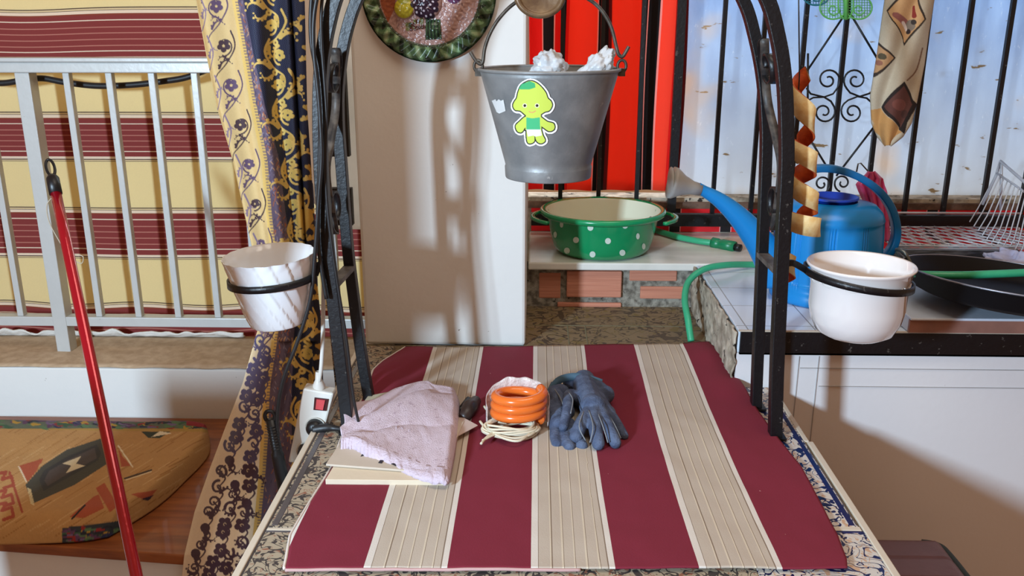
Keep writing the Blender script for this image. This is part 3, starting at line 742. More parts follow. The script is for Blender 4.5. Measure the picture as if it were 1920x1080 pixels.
# ================================================================== IRON ARCH
ar = thing('iron_arch', 'black wrought iron arch with side scrolls and pot rings standing on the tiled counter', 'arch', (.04, 1.71, TZ))
FD, BD = 1.64, 1.78
fl_ = [(655, 812), (640, 680), (628, 580), (613, 460), (603, 330), (600, 220), (603, 130), (615, 50), (640, -30), (700, -130), (800, -210), (930, -250)]
bl_ = [(694, 758), (676, 650), (664, 560), (652, 460), (642, 330), (635, 230), (636, 150), (650, 60), (680, -20), (740, -100), (830, -170), (950, -205)]
fr_ = [(1453, 822), (1456, 700), (1462, 560), (1468, 430), (1474, 320), (1474, 240), (1470, 150), (1458, 70), (1434, -10), (1370, -110), (1260, -190), (1120, -240), (930, -250)]
br_ = [(1417, 768), (1421, 660), (1426, 540), (1431, 420), (1435, 320), (1436, 240), (1430, 150), (1415, 70), (1393, 0), (1340, -85), (1240, -155), (1100, -195), (950, -205)]
def railpts(L, d): 
    q = catmull([P(x, y, d) for x, y in L], 6); q[0].z = TZ; return q
for L, d in ((fl_, FD), (fr_, FD), (bl_, BD), (br_, BD)):
    b = MB(); b.strap(railpts(L, d), (0, 1, 0), .024, .024 if d == FD else .021, smooth=False); b.build('rail', m_iron, ar, bevel=.0015)
    f = P(*L[0], d); b = MB(); b.box((f.x-.018, f.y-.018, TZ+.0005), (f.x+.018, f.y+.018, TZ+.006)); b.build('foot', m_iron, ar)
def railx(L, d, z):
    q = railpts(L, d)
    for a, c in zip(q, q[1:]):
        if (a.z-z)*(c.z-z) <= 0 and a.z != c.z: return a.x+(c.x-a.x)*(z-a.z)/(c.z-a.z)
    return q[-1].x
for (Lf, Lb, ya, yb, yc) in ((fl_, bl_, 140, 392, 520), (fr_, br_, 122, 380, 490)):
    ymid = (FD+BD)/2
    za, zb2 = P(960, ya, ymid).z, P(960, yb, ymid).z
    def X(z, d): 
        t = (d-FD)/(BD-FD); return railx(Lf, FD, z)*(1-t)+railx(Lb, BD, z)*t
    pts = []
    R = .046
    for i in range(26):      # upper spiral, unwinding
        t = i/25; a = pi/2+2.6*pi*(1-t); q = R*(.25+.75*t); pts.append((ymid+.010-q*cos(a)*1.0, za+q*sin(a)))
    n0 = len(pts)
    lo = []
    for i in range(26):
        t = i/25; a = -pi/2+2.6*pi*(1-t); q = R*1.05*(.25+.75*t); lo.append((ymid-.010-q*cos(a), zb2+q*sin(a)))
    path = pts + [(ymid+.045, za-.05), (ymid+.01, (za+zb2)/2), (ymid-.045, zb2+.05)] 
    up3 = [Vector((X(z, y), y, z)) for y, z in pts]; lo3 = [Vector((X(z, y), y, z)) for y, z in lo]
    b = MB(); b.strap(up3, (1, 0, 0), .016, .004, smooth=True); b.build('scroll', m_iron, ar)
    b = MB(); b.strap(lo3, (1, 0, 0), .016, .004, smooth=True); b.build('scroll', m_iron, ar)
    link = catmull([up3[-1], Vector((X(za-.06, BD-.02), BD-.02, za-.06)), Vector((X((za+zb2)/2, ymid), ymid, (za+zb2)/2)), Vector((X(zb2+.07, FD+.03), FD+.03, zb2+.07)), lo3[-1]], 8)
    b = MB(); b.strap(link, (1, 0, 0), .016, .004, smooth=True); b.build('scroll', M('worn_grey_iron', (92, 84, 76), .5, c2=(40, 38, 38), scale=40), ar)
    zc = P(960, yc, ymid).z
    b = MB(); b.strap([Vector((X(zc, FD), FD, zc)), Vector((X(zc, BD), BD, zc))], (1, 0, 0), .022, .010); b.build('crossbar', M('worn_crossbar', (104, 98, 92), .6, c2=(60, 56, 54), scale=30), ar)
# pot rings
def ring(cx, cy, d, rpx, attach, tilt=0.0):
    c = P(cx, cy, d); r = rpx*mpp(cx, cy, d)
    b = MB(); b.strap([c+Vector((r*cos(t), r*sin(t), tilt*cos(t))) for t in [2*pi*i/48 for i in range(48)]], (0, 0, 1), .013, .004, closed=True, smooth=True)
    b.strap(catmull([attach, attach.lerp(c, .12)+Vector((0, 0, .008)), c+Vector((-r if attach.x < c.x else r, 0, (-tilt if attach.x < c.x else tilt)))], 5), (0, 0, 1), .012, .005)
    b.build('pot_ring', m_iron, ar); return c, r
LPc, LPr = ring(511, 521, 1.62, 80, P(613, 500, 1.63), .006)
RPc, RPr = ring(1609, 519, 1.66, 99, P(1468, 498, 1.645), -.012)
print('ring', LPc, LPr, RPc, RPr)

# white swirled pot (left)
def potz(cx, y, d): return P(cx, y, d).z
pt = thing('fluted_flowerpot', 'white fluted plastic flowerpot held in the left ring of the iron arch', 'pot', (LPc.x, LPc.y, potz(511, 606, 1.62)))
zt, zb0_ = potz(511, 476, 1.62), potz(511, 604, 1.62); H = zt-zb0_
mm = mpp(511, 521, 1.62)
def swirl(th, z):
    t = z/H; a = th*18/(2*pi)+t*2.6+.35*sin(t*3)
    f = a-math.floor(a); s_ = 1-abs(2*f-1)*1.0
    return 1+.030*(f**2.0)-.01 + (.012*cos(th*18) if t > .93 else 0)
b = MB()
prof = [(50*mm, 0), (51*mm, .001)] + [((50+ (83-50)*(t**.8))*mm, H*t) for t in [i/30 for i in range(1, 31)]]
b.lathe((0, 0, 0), prof, 216, rf=swirl, cap0=True)
inn = [((83*mm), H*1.0), (80*mm, H*.995), (74*mm, H*.85), (64*mm, H*.55), (56*mm, H*.3), (1e-4, H*.3)]
b.lathe((0, 0, 0), inn, 216, rf=lambda th, z: 1.0 if z < H*.9 else 1+.012*cos(th*18)+.012)
rotp = Vector((.0, 0, 1)).rotation_difference(Vector((-.05, -.03, 1)).normalized())
for v in b.v:
    q = rotp @ v; v.x, v.y, v.z = q.x+LPc.x+.004, q.y+LPc.y, q.z+zb0_
b.build('pot_body', M('white_ceramic_pot', (236, 238, 240), .18, var=.02, coat=.4, bump=0), pt)

# white round pot (right)
zt = potz(1614, 493, 1.66); zb0_ = potz(1610, 628, 1.66); H = zt-zb0_; mm = mpp(1614, 519, 1.66)
pt = thing('round_flowerpot', 'glossy white round ceramic pot held in the right ring of the iron arch', 'pot', (RPc.x, RPc.y, zb0_))
b = MB()
prof = [(48*mm, 0), (56*mm, .002), (72*mm, H*.08), (83*mm, H*.24), (88*mm, H*.42), (88*mm, H*.70), (89*mm, H*.74), (93*mm, H*.93), (97*mm, H*.955), (99*mm, H*.98), (97*mm, H), (93*mm, H*.985), (86*mm, H*.80), (80*mm, H*.4), (60*mm, H*.2), (1e-4, H*.2)]
b.lathe((RPc.x+.003, RPc.y, zb0_), prof, 96, cap0=True)
b.build('pot_body', M('glossy_white_ceramic', (236, 230, 226), .1, var=.02, coat=.6, bump=0), pt)
b = MB()
for k in range(14):
    t0 = 2*pi*k/14; r = 90.5*mm
    pts = [(RPc.x+.003+r*cos(t0+.4*t), RPc.y+r*sin(t0+.4*t), zb0_+H*(.80-.035*sin(pi*t))) for t in [i/8 for i in range(9)]]
    b.tube(pts, .0012, 5)
b.build('relief_garland', bpy.data.materials['glossy_white_ceramic'], pt)

# ================================================================== BUCKET
UD = 1.71
uc = P(1030, 130, UD); mm = mpp(1030, 130, UD); zt = uc.z; zb = P(1031, 331, UD).z
bk = thing('metal_bucket', 'grey galvanised bucket with a green baby sticker hanging from the iron arch', 'bucket', (uc.x, UD, zb))
m_galv = M('galvanised_steel', (142, 142, 140), .45, metal=.2, var=.1, scale=12, c2=(116, 118, 118), spots=((170, 168, 164), 40, .70), bump=.2, bscale=80)
def brad(z):  # outer radius
    t = (z-zb)/(zt-zb)
    return (80+ (131-80)*t)*mm if t > .16 else (83 + 3*(1-t/.16)*-1)*mm
b = MB(); seg = 96
prof = [(82*mm, 0), (83*mm, .002), (84*mm, (zt-zb)*.10), (84*mm, (zt-zb)*.105), (82.5*mm, (zt-zb)*.12)] + [((82.5+(131-82.5)*t)*mm, (zt-zb)*(.12+.88*t)) for t in [i/16 for i in range(1, 17)]]
prof += [(129*mm, (zt-zb)), (80*mm, (zt-zb)*.14), (1e-4, (zt-zb)*.13)]
b.lathe((uc.x, UD, zb), prof, seg, cap0=True); b.build('bucket_body', m_galv, bk)
b = MB(); b.tube([(uc.x+131.5*mm*cos(t), UD+131.5*mm*sin(t), zt) for t in [2*pi*i/72 for i in range(72)]], .0032, 8, closed=True); b.build('rim', m_galv, bk)
m_wire = M('rusty_wire', (96, 88, 78), .5, metal=.5, c2=(66, 58, 50), scale=50)
b = MB(); b.tube(catmull([P(x, y, UD) for x, y in ((882, 97), (889, 109), (898, 119), (905, 117), (909, 90), (920, 60), (938, 32), (965, 6), (1005, -14), (1050, -18), (1095, -6), (1125, 16), (1145, 48), (1155, 85), (1160, 102), (1167, 106), (1173, 98), (1179, 87))], 6), .0034, 8); b.build('handle', m_wire, bk)
for x, s_ in ((897, 1), (1166, -1)):
    b = MB(); e = P(x, 124, UD); b.tube([e+Vector((.008*cos(t), 0, .011*sin(t))) for t in [2*pi*i/16 for i in range(16)]], .0028, 6, closed=True); b.box((e.x-.006, UD-.008, e.z-.018), (e.x+.006, UD+.008, e.z-.004)); b.build('handle_ear', m_wire, bk)
def hit(cx, cy, rfun, z0, z1, px, py):
    r = ray(px, py); t = .8/r.y if False else 0; d = 1.0
    lo_ = None; d = cy-.45
    while d < cy+.3:
        p = CAM + r*(d/r.y)
        if z0 <= p.z <= z1 and math.hypot(p.x-cx, p.y-cy) <= rfun(p.z): break
        d += .002
    a, c = d-.002, d
    for _ in range(14):
        m_ = (a+c)/2; p = CAM + r*(m_/r.y)
        if math.hypot(p.x-cx, p.y-cy) <= rfun(p.z): c = m_
        else: a = m_
    return CAM + r*((a-.0022)/r.y)
def brad2(z):
    t = ((z-zb)/(zt-zb)-.12)/.88
    return (82.5+(131-82.5)*max(0, t))*mm
def bh(px, py): return hit(uc.x, UD, brad2, zb-.05, zt+.05, px, py)
# sticker
cv = Canvas(955, 145, 1050, 280, 4, (255, 255, 255))
mask = Canvas(955, 145, 1050, 280, 4, (0, 0, 0))
SK, SG, SW, SB = (208, 226, 92), (70, 180, 116), (246, 246, 246), (40, 44, 40)
head = [(993, 152), (1008, 157), (1022, 172), (1027, 184), (1033, 190), (1035, 198), (1030, 207), (1021, 210), (1010, 217), (998, 221), (986, 216), (976, 208), (966, 206), (962, 198), (965, 190), (969, 184), (972, 172), (978, 160)]
torso = [(986, 215), (1014, 215), (1015, 244), (985, 244)]
armL = [(986, 219), (974, 228), (967, 236), (970, 246), (978, 248), (984, 240), (990, 233)]
armR = [(1012, 219), (1026, 228), (1038, 232), (1039, 242), (1030, 246), (1020, 240), (1012, 233)]
legL = [(988, 242), (999, 252), (1002, 256), (1001, 266), (992, 269), (988, 262)]
legR = [(1013, 242), (1004, 252), (1006, 264), (1014, 269), (1022, 264), (1018, 254)]
smc = lambda pl: [(p.x, p.y) for p in catmull([(x, y, 0) for x, y in pl], 6, closed=True)]
head, armL, armR, legL, legR = [smc(p_) for p_ in (head, armL, armR, legL, legR)]
for grow, c in ((5.2, (255, 255, 255)), (2.2, SB)):
    for pl in (head, torso, armL, armR, legL, legR):
        cv.stroke(pl+[pl[0]], grow, c, smooth=False); cv.poly(pl, c)
        mask.stroke(pl+[pl[0]], 5.0, (255, 255, 255), smooth=False); mask.poly(pl, (255, 255, 255))
for pl in (armL, armR, legL, legR, torso, head): cv.poly(pl, SK)
cv.poly([(973, 166), (978, 158), (993, 152), (1003, 156), (1004, 164), (992, 168), (976, 168)], SG)
cv.poly([(987, 220), (998, 222), (1012, 220), (1013, 243), (987, 243)], (76, 190, 128)); cv.poly([(987, 243), (1014, 243), (1016, 254), (1004, 256), (1000, 254), (990, 256)], SW)
for ex in (984, 1007): cv.disc(ex, 198, 4.2, (240, 240, 200)); cv.disc(ex, 198, 2.6, (44, 36, 30))
cv.stroke([(992, 209), (998, 211), (1004, 208)], .8, (230, 150, 110)); cv.disc(998, 205, 1.2, (236, 190, 110))
def skeep(u, v):
    x, y = 955+u*95, 145+v*135; return mask.sample([x], [y])[0][0] > .4
b = MB(); b.grid(lambda u, v: bh(955+u*95, 145+v*135), 140, 200, keep=skeep)
b.build('baby_sticker', painted('glossy_sticker', .35, 10, 0, 0), bk, color=cv.sample([955+(i % 141)/140*95 for i in range(141*201)], [145+(i//141)/200*135 for i in range(141*201)]))
b = MB(); pl = [(922, 189), (929, 186), (931, 190), (935, 186), (939, 189), (944, 187), (948, 208), (936, 213), (931, 210)]
b.add([bh(x, y) for x, y in pl], [tuple(range(len(pl)))], 0, False); b.build('torn_label', M('white_paper', (226, 226, 222), .7), bk)
# crumpled white plastic in the bucket
m_bag = M('thin_white_plastic', (236, 236, 236), .3, var=.06, transl=.3, bump=1.0, bscale=40)
def crumple(c, rx, ry, rz, s, seed, flat=None):
    bb = MB(); bb.ball((0, 0, 0), 1, seg=40)
    bb2 = MB(); nu, nv = 60, 40
    def f(u, v):
        th, ph = 2*pi*u, pi*v; d = Vector((sin(ph)*cos(th), sin(ph)*sin(th), cos(ph)))
        q = 1+s*mnoise.noise(d*2.2+Vector((seed, 0, 0)))+s*.6*abs(mnoise.noise(d*5+Vector((0, seed, 0))))
        return (c[0]+d.x*rx*q, c[1]+d.y*ry*q, c[2]+d.z*rz*q)
    bb2.grid(f, nu, nv); return bb2
pb = thing('plastic_bag', 'crumpled white plastic bag poking out of the hanging bucket', 'bag', (uc.x, UD, zt-.05))
q = P(1029, 122, UD+.01); t = crumple((q.x, q.y, q.z-.006), .030, .03, .028, .4, 3); t.build('bag_lobe', m_bag, pb)
q = P(1130, 118, UD+.02); t = crumple((q.x-.006, q.y, q.z-.012), .026, .03, .034, .4, 9)
for v in t.v: v.x += (v.z-q.z)*.6
t.build('bag_lobe', m_bag, pb)

# round rusty lid hanging above bucket
lc = P(1012, -8, 1.66); mm2 = mpp(1012, -8, 1.66)
lidrot = Vector((0, 0, 1)).rotation_difference(Vector((.05, -1, .12)).normalized()).to_matrix()
b = MB(); b.lathe(lc, [(1e-4, .004), (34*mm2, .004), (38*mm2, .006), (41*mm2, .012), (47*mm2, .010), (49*mm2, .004), (47*mm2, -.006), (1e-4, -.008)], 64, rot=lidrot, sy=.86)
m_bronze = M('worn_bronze', (128, 102, 72), .45, metal=.3, c2=(96, 70, 48), scale=26, bump=.4)
ld = thing('round_metal_lid', 'small round bronze-brown plate hanging above the bucket at the top edge', 'plate', lc); b.build('plate_disc', m_bronze, ld)
b = MB(); b.tube([lc+Vector((0, 0, .035)), lc+Vector((.0, .02, .10)), Vector((lc.x, 1.70, P(960, -205, 1.7).z))], .003, 6); b.build('hanging_wire', m_wire, ld)

# ================================================================== FRUIT PLATE on pillar
pc = P(803, -14, 2.13); mm3 = mpp(803, -14, 2.13); PR = 127*mm3
cv = Canvas(660, -160, 950, 130, 2.2, (72, 98, 66))
X, Y = cv.X-803, cv.Y+14; rr = np.sqrt(X**2+Y**2); th = np.arctan2(Y, X)
rimm = rr > 98
pat = np.sin(th*30+rr*.16)*.9+.7*np.sin(th*11-rr*.05)
cv.a[rimm & (pat > .5)] = lin((118, 150, 108))[:3]; cv.a[rimm & (pat < -.8)] = lin((30, 44, 30))[:3]
cv.a[rimm & (pat > 1.2)] = lin((156, 178, 138))[:3]
cv.a[rr <= 99] = lin((176, 140, 132))[:3]
cv.a[(rr <= 99) & (rr > 95)] = lin((60, 70, 50))[:3]
for i in range(300):
    a = random.uniform(0, 2*pi); q = random.uniform(0, 92); x, y = 803+q*cos(a), -14+q*sin(a)
    cv.stroke([(x, y), (x+random.uniform(-6, 6), y+random.uniform(-2, 9))], 1.0, random.choice([(150, 112, 108), (196, 164, 156), (130, 96, 90)]), smooth=False)
cv.poly([(705, -70), (735, -50), (740, 10), (724, 40), (712, 10)], (150, 78, 48))
for x, y, rx, c in ((752, -30, 22, (190, 120, 60)), (790, -70, 26, (90, 30, 40)), (840, -60, 24, (66, 84, 40)), (756, 14, 18, (186, 172, 44)), (756, -6, 13, (150, 150, 50)), (850, -10, 16, (90, 50, 84))):
    cv.disc(x, y, rx, c)
for i in range(46):
    a = random.uniform(0, 2*pi); q = random.uniform(0, 26); x, y = 797+q*cos(a), 2+q*sin(a)*1.2
    cv.disc(x, y, 6, (44, 26, 44)); cv.disc(x-1.5, y-1.5, 2.0, (216, 204, 214))  # each grape gets a pale highlight painted into its colour
cv.poly([(796, 34), (824, 34), (826, 70), (794, 72)], (30, 46, 34))
for i in range(5): cv.stroke([(798+i*6, 34), (797+i*6.5, 70)], 1, (64, 92, 58))
for i in range(20): cv.disc(random.uniform(760, 792), random.uniform(34, 56), 4, random.choice([(50, 62, 34), (112, 112, 60), (84, 44, 36)]))
cv.speckle(.2)
pl_ = thing('relief_fruit_plate', 'round ceramic wall plate with fruit relief and green leaf rim, top of pillar', 'plate', (pc.x, 2.149, pc.z))
def plate(u, v):
    th, r = 2*pi*u, v*PR; q = v*127
    h = .016 if q > 98 else .006
    if 96 < q < 102: h = .006+.010*(q-96)/6
    if q > 98: h += .004*sin(th*30+q*.16)*min(1, (127-q)/8) - .012*max(0, (q-118)/9)**2
    else:
        x, y = q*cos(th), -q*sin(th)
        for cx, cy, rx, hh in ((-47, 28, 20, .018), (-6, 18, 30, .022), (-51, -16, 22, .02), (-13, -56, 26, .02), (37, -46, 24, .018), (7, 66, 16, .012)):
            d = math.hypot(x-cx, y-cy)/rx
            if d < 1: h = max(h, .006+hh*sqrt(1-d*d))
        h += .0018*mnoise.noise(Vector((x*.2, y*.2, 0)))
    return (pc.x+r*cos(th), 2.146-h, pc.z+r*sin(th))
b = MB(); b.grid(plate, 420, 120); qs = [((v.x-pc.x)/mm3+803, -14-(v.z-pc.z)/mm3) for v in b.v]
b.build('plate_face', painted('glazed_relief', .25, 60, .1, .2), pl_, color=cv.sample([a for a, c in qs], [c for a, c in qs]))
b = MB(); b.lathe((pc.x, 2.148, pc.z), [(1e-4, 0), (PR*.7, 0), (PR*1.0, .010), (PR*1.0, .014)], 64, rot=Vector((0, 0, 1)).rotation_difference(Vector((0, -1, 0))).to_matrix()); b.build('plate_back', M('dark_glaze', (34, 44, 32), .3), pl_)

# ================================================================== STRIPED TABLE CLOTH
def clothmat():
    k = NT('striped_canvas'); s_ = k.n('ShaderNodeAttribute', attribute_name='su', out='Fac')
    f = k.math('FRACT', s_)
    MA, CR, WH, DK, LT = lin((126, 28, 50)), lin((194, 182, 166)), lin((222, 216, 206)), lin((136, 118, 100)), lin((216, 204, 182))
    st = [(0, WH), (.04, DK), (.045, CR)]
    for i in range(5):
        p = .115+i*.072; st += [(p, LT), (p+.010, DK), (p+.014, CR)]
    st += [(.455, DK), (.462, WH), (.497, MA)]
    c = k.ramp(f, st, 'CONSTANT'); co = k.coord()
    c = k.mix(k.math('MULTIPLY', k.noise(co, 5, 5), .30), c, k.scale(c, (.68, .62, .60)))
    c = k.mix(k.math('MULTIPLY', k.noise(co, 500, 2), .30), c, k.scale(c, (.70, .66, .62)))
    fl = k.ramp(k.noise(co, 130, 2), [(.795, (0,0,0,1)), (.81, (1,1,1,1))]); c = k.mix(fl, c, lin((220, 190, 180)))
    k.bump(k.noise(co, 420, 2), .3, .001)
    return k.fin(c, .9)
tc_l = [(1068, 536), (1050, 540), (1010, 547), (960, 575), (920, 600), (880, 624), (830, 640), (780, 664), (745, 690), (710, 702), (690, 720), (665, 752), (656, 762)]
tc_r = [(1070, 1588), (1055, 1587), (1010, 1571), (960, 1545), (880, 1502), (830, 1462), (780, 1424), (740, 1398), (700, 1368), (665, 1346), (650, 1330)]
yl = [a for a, c in tc_l][::-1]; xl = [c for a, c in tc_l][::-1]; yr = [a for a, c in tc_r][::-1]; xr_ = [c for a, c in tc_r][::-1]
b = MB(); uvs = []; nu, nv = 200, 160
per = .2525
for j in range(nv+1):
    t = j/nv
    yf, ybk = 1071, 657
    y = ybk+(yf-ybk)*t
    for i in range(nu+1):
        u = i/nu; yy_ = y - (10*u if t < .2 else 0)*(1-t/.2)
        xl0 = np.interp(yy_, yl, xl); xr0 = np.interp(yy_, yr, xr_); x = xl0+(xr0-xl0)*u
        p = PZ(x, yy_, TZ+.002); z = TZ+.004
        z += .0022*(1+mnoise.noise(Vector((p.x*9, p.y*7, 0))))+.0012*mnoise.noise(Vector((p.x*25, p.y*18, 2)))
        ql = math.exp(-((u-.03)/.06)**2)*math.exp(-((t-.13)/.10)**2); z += .022*ql      # raised left back corner
        z += .012*math.exp(-((u-.97)/.05)**2)*math.exp(-((t-.12)/.12)**2)*(1+sin(t*40)*.4)
        stu = (p.x+.003)/per+3.0+.0
        if t > .93: z -= 0
        p.z = z; b.v.append(p)
        # the right-hand stripes lean slightly
        uvs.append(stu+.012*sin(p.y*5)*(1 if p.x > .1 else 0))
for j in range(nv):
    for i in range(nu): b.f.append((j*(nu+1)+i, j*(nu+1)+i+1, (j+1)*(nu+1)+i+1, (j+1)*(nu+1)+i)); b.mi.append(0); b.sm.append(True)
cl = thing('striped_tablecloth', 'maroon and beige striped canvas cloth spread over the tiled counter', 'cloth', (0, 1.7, TZ+.002))
b2v = b.v
cb = b.build('cloth_panel', clothmat(), cl, uv=[(u_-.0) for u_ in uvs], solid=.0025)
hm = MB(); hm.tube([b2v[j*(nu+1)]+Vector((-.002, 0, .001)) for j in range(nv+1)], .0026, 6); hm.build('hem', M('white_hem', (226, 212, 200), .8), cl)
hm = MB(); hm.tube([b2v[nv*(nu+1)+i]+Vector((0, -.002, 0)) for i in range(0, int(nu*.53))], .0026, 6); hm.build('hem', M('hem_pink', (200, 160, 156), .8), cl)

# ================================================================== THINGS ON THE CLOTH
CZ = TZ+.0085
def slabpx(name, pts, z, t, m, lab, cat, lift=0):
    b = MB(); b.prism([PZ(x, y, z+t) - Vector((0, 0, t)) for x, y in pts], (0, 0, t)); o = b.build(name, m, bevel=.0008)
    tag(o, lab, cat); return o
m_paper = M('cream_paper', (222, 206, 180), .8, var=.06); m_paper2 = M('grey_beige_cover', (204, 190, 172), .6, var=.08)
slabpx('notebook', [(610, 899), (836, 901), (862, 800), (676, 790)], CZ, .010, m_paper, 'thick cream notebook lying at the bottom of the pile under the pink cloth', 'notebook')
bl = thing('printed_booklet', 'thin beige booklet with dark print lying on the cream notebook', 'booklet', PZ(720, 850, CZ+.012))
b = MB(); zz = CZ+.0105; b.prism([PZ(x, y, zz+.005)-Vector((0, 0, .004)) for x, y in ((611, 870), (828, 886), (870, 790), (690, 752))], (0, 0, .004)); b.build('cover', m_paper2, bl, bevel=.0006)
zz2 = zz+.0056; m_ink = M('dark_ink', (40, 34, 44), .6)
for q in ([(676, 856), (680, 850), (694, 848), (692, 852)], [(684, 842), (690, 845), (700, 849), (703, 843), (699, 848)], [(709, 868), (717, 857), (722, 859), (716, 869)], [(730, 868), (738, 866), (748, 873), (742, 874)]):
    b = MB(); b.prism([PZ(x, y, zz2) for x, y in q], (0, 0, .0003)); b.build('printed_mark', m_ink, bl)
slabpx('paper_sheet', [(846, 770), (896, 797), (842, 826), (800, 800)], CZ+.012, .002, M('pinkish_paper', (206, 186, 176), .7), 'pale paper corner sticking out to the right under the pink cloth', 'paper')
slabpx('paper_leaflet', [(690, 742), (760, 728), (770, 770), (672, 790), (664, 778)], CZ+.012, .003, M('greenish_paper', (190, 184, 160), .7), 'worn greenish paper showing behind the pink cloth', 'paper')
gl = thing('dark_glasses_case', 'small dark brown case lying between the pink cloth and the orange hose', 'case', PZ(880, 768, CZ))
b = MB(); a_, c_ = PZ(869, 785, CZ+.012), PZ(892, 752, CZ+.012); b.tube([a_, a_.lerp(c_, .5)+Vector((0, 0, .004)), c_], lambda t: .012+.005*sin(pi*t), 14); b.build('case_body', M('dark_leather', (46, 32, 28), .4), gl)
b = MB(); a_, c_ = PZ(862, 770, CZ+.006), PZ(878, 748, CZ+.006); b.tube([a_, c_], .006, 10); b.build('case_flap', m_black, gl)

# pink lace towel
top = [(640, 779), (668, 770), (702, 756), (745, 728), (795, 713), (812, 720), (850, 724)]
bot = [(640, 832), (662, 832), (690, 846), (722, 856), (760, 872), (800, 888), (838, 893)]
lf = [(640, 779), (646, 792), (638, 806), (644, 818), (640, 832)]
rt = [(850, 724), (858, 745), (856, 790), (849, 840), (838, 893)]
tf = coons(top, bot, lf, rt)
def towel(u, v):
    x, y = tf(u, v); p = PZ(x, y, TZ+.032)
    e = min(1, min(v, 1-v)/.07, (1-u)/.05+.0); e = max(0, e)
    e = e**.5; z = .010 + .016*e + .015*(abs(sin(v*8.5+u*1.4+.3))**.7-.5)*(1-.6*u)*e + .005*sin(v*19+u*3)*(1-u)*e + .005*sin(v*7-u*3+1)*e + .003*sin(u*9+v*6)*e + .0015*mnoise.noise(Vector((u*14, v*14, 0)))
    if u < .12: z -= .010*(1-u/.12)*(1+sin(v*20))*.5
    p.z = TZ+z+.006; return p
m_pink = M('pink_terry', (220, 200, 210), .95, var=.06, scale=60, bump=1.0, bscale=420, spots=((188, 164, 176), 90, .62))
tw = thing('pink_lace_cloth', 'pale pink folded terry cloth with lace edge on the pile of papers', 'cloth', PZ(750, 810, TZ+.03))
b = MB(); b.grid(towel, 120, 110); b.build('cloth_body', m_pink, tw, solid=.004)
def lace(u, v):
    # ruffled lace along the lower edge and the upper one
    p = towel(u, 1.0-.10*(1-v)); q = Vector(p); k_ = mnoise.noise(Vector((u*22, v, 3))); q.z += .002+.007*k_*v; q.y -= (.006+.005*mnoise.noise(Vector((u*30, 5, 0))))*v; q.x += .004*k_*v
    return q
m_lace = M('white_lace', (214, 196, 208), .9, bump=1.0, bscale=200)
b = MB(); b.grid(lace, 260, 8); b.build('lace_edge', m_lace, tw, solid=.002)
def lace2(u, v):
    p = towel(.02+u*.62, .80-.10*u+.02*sin(u*30)*v-.08*v); q = Vector(p); q.z += .0025+.004*mnoise.noise(Vector((u*26, v*2, 7))); return q
b = MB(); b.grid(lace2, 200, 6); b.build('lace_edge', m_lace, tw, solid=.002)

# orange hose coil
oc = PZ(971, 776, CZ+.03); k1 = mpp(971, 770, oc.y)
co_ = thing('orange_hose_coil', 'coil of bright orange gas hose resting on the white cord', 'hose', oc)
pts = []; tr = .0098; R = 44*k1
for i in range(150):
    t = i/149*3.15; a = 2*pi*t-.4; pts.append(Vector((oc.x+R*cos(a)+.001*t, oc.y+R*.82*sin(a), CZ+.024+t*.0172)))
b = MB(); b.tube(pts, tr, 16); b.build('coil', M('orange_rubber', (240, 118, 44), .22, var=.08, coat=.3, bump=0), co_)
# white cord coil below
b = MB()
wc = PZ(958, 805, CZ+.01)
for s_ in range(7):
    pts = []; R2 = (52-s_*1.6)*k1
    for i in range(40):
        a = 2*pi*i/40; pts.append(Vector((wc.x+R2*cos(a)+.004*sin(3*a+s_), wc.y+R2*.62*sin(a)+.004*cos(2*a+s_*1.7), CZ+.004+.0026*s_+.003*(1+sin(2*a+s_)))))
    b.tube(pts, .0024, 8, closed=True)
for q in (((902, 832), (915, 818), (945, 800), (985, 790), (1008, 782)), ((905, 826), (930, 814), (960, 808), (1000, 800)), ((908, 762), (918, 775), (930, 790), (950, 796)), ((930, 815), (965, 822), (1000, 812), (1010, 790)), ((900, 790), (915, 806), (945, 822), (975, 826), (1000, 806))):
    b.tube(catmull([PZ(x, y, CZ+.014) for x, y in q], 6), .0026, 8)
tag(b.build('white_string_coil', M('cream_cord', (226, 216, 190), .6, var=.1)), 'tangled coil of cream white cord under the orange hose', 'cord')
# clear plastic bag behind/under coil
def bagf(u, v):
    a = pi*(-.08+1.16*u); R3 = (58+3*sin(u*9))*k1
    return Vector((oc.x+R3*cos(a), oc.y+.004+R3*.62*sin(a)+.006*v, CZ+.004+v*.088*(.45+.55*sin(pi*min(1, max(0, u))))+.004*mnoise.noise(Vector((u*9, v*6, 0)))))
b = MB(); b.grid(bagf, 80, 16)
k = NT('clear_bag'); co = k.coord(); n = k.noise(co, 40, 4); k.bump(n, 1.0, .01); mbag = k.fin(lin((234, 222, 216)), .15)
k.put(k.b.inputs['Alpha'], k.ramp(n, [(.3, (.35,.35,.35,1)), (.65, (.9,.9,.9,1))]))
tag(b.build('clear_plastic_bag', mbag, solid=.0008), 'crinkled clear plastic bag standing behind the orange hose coil', 'bag')

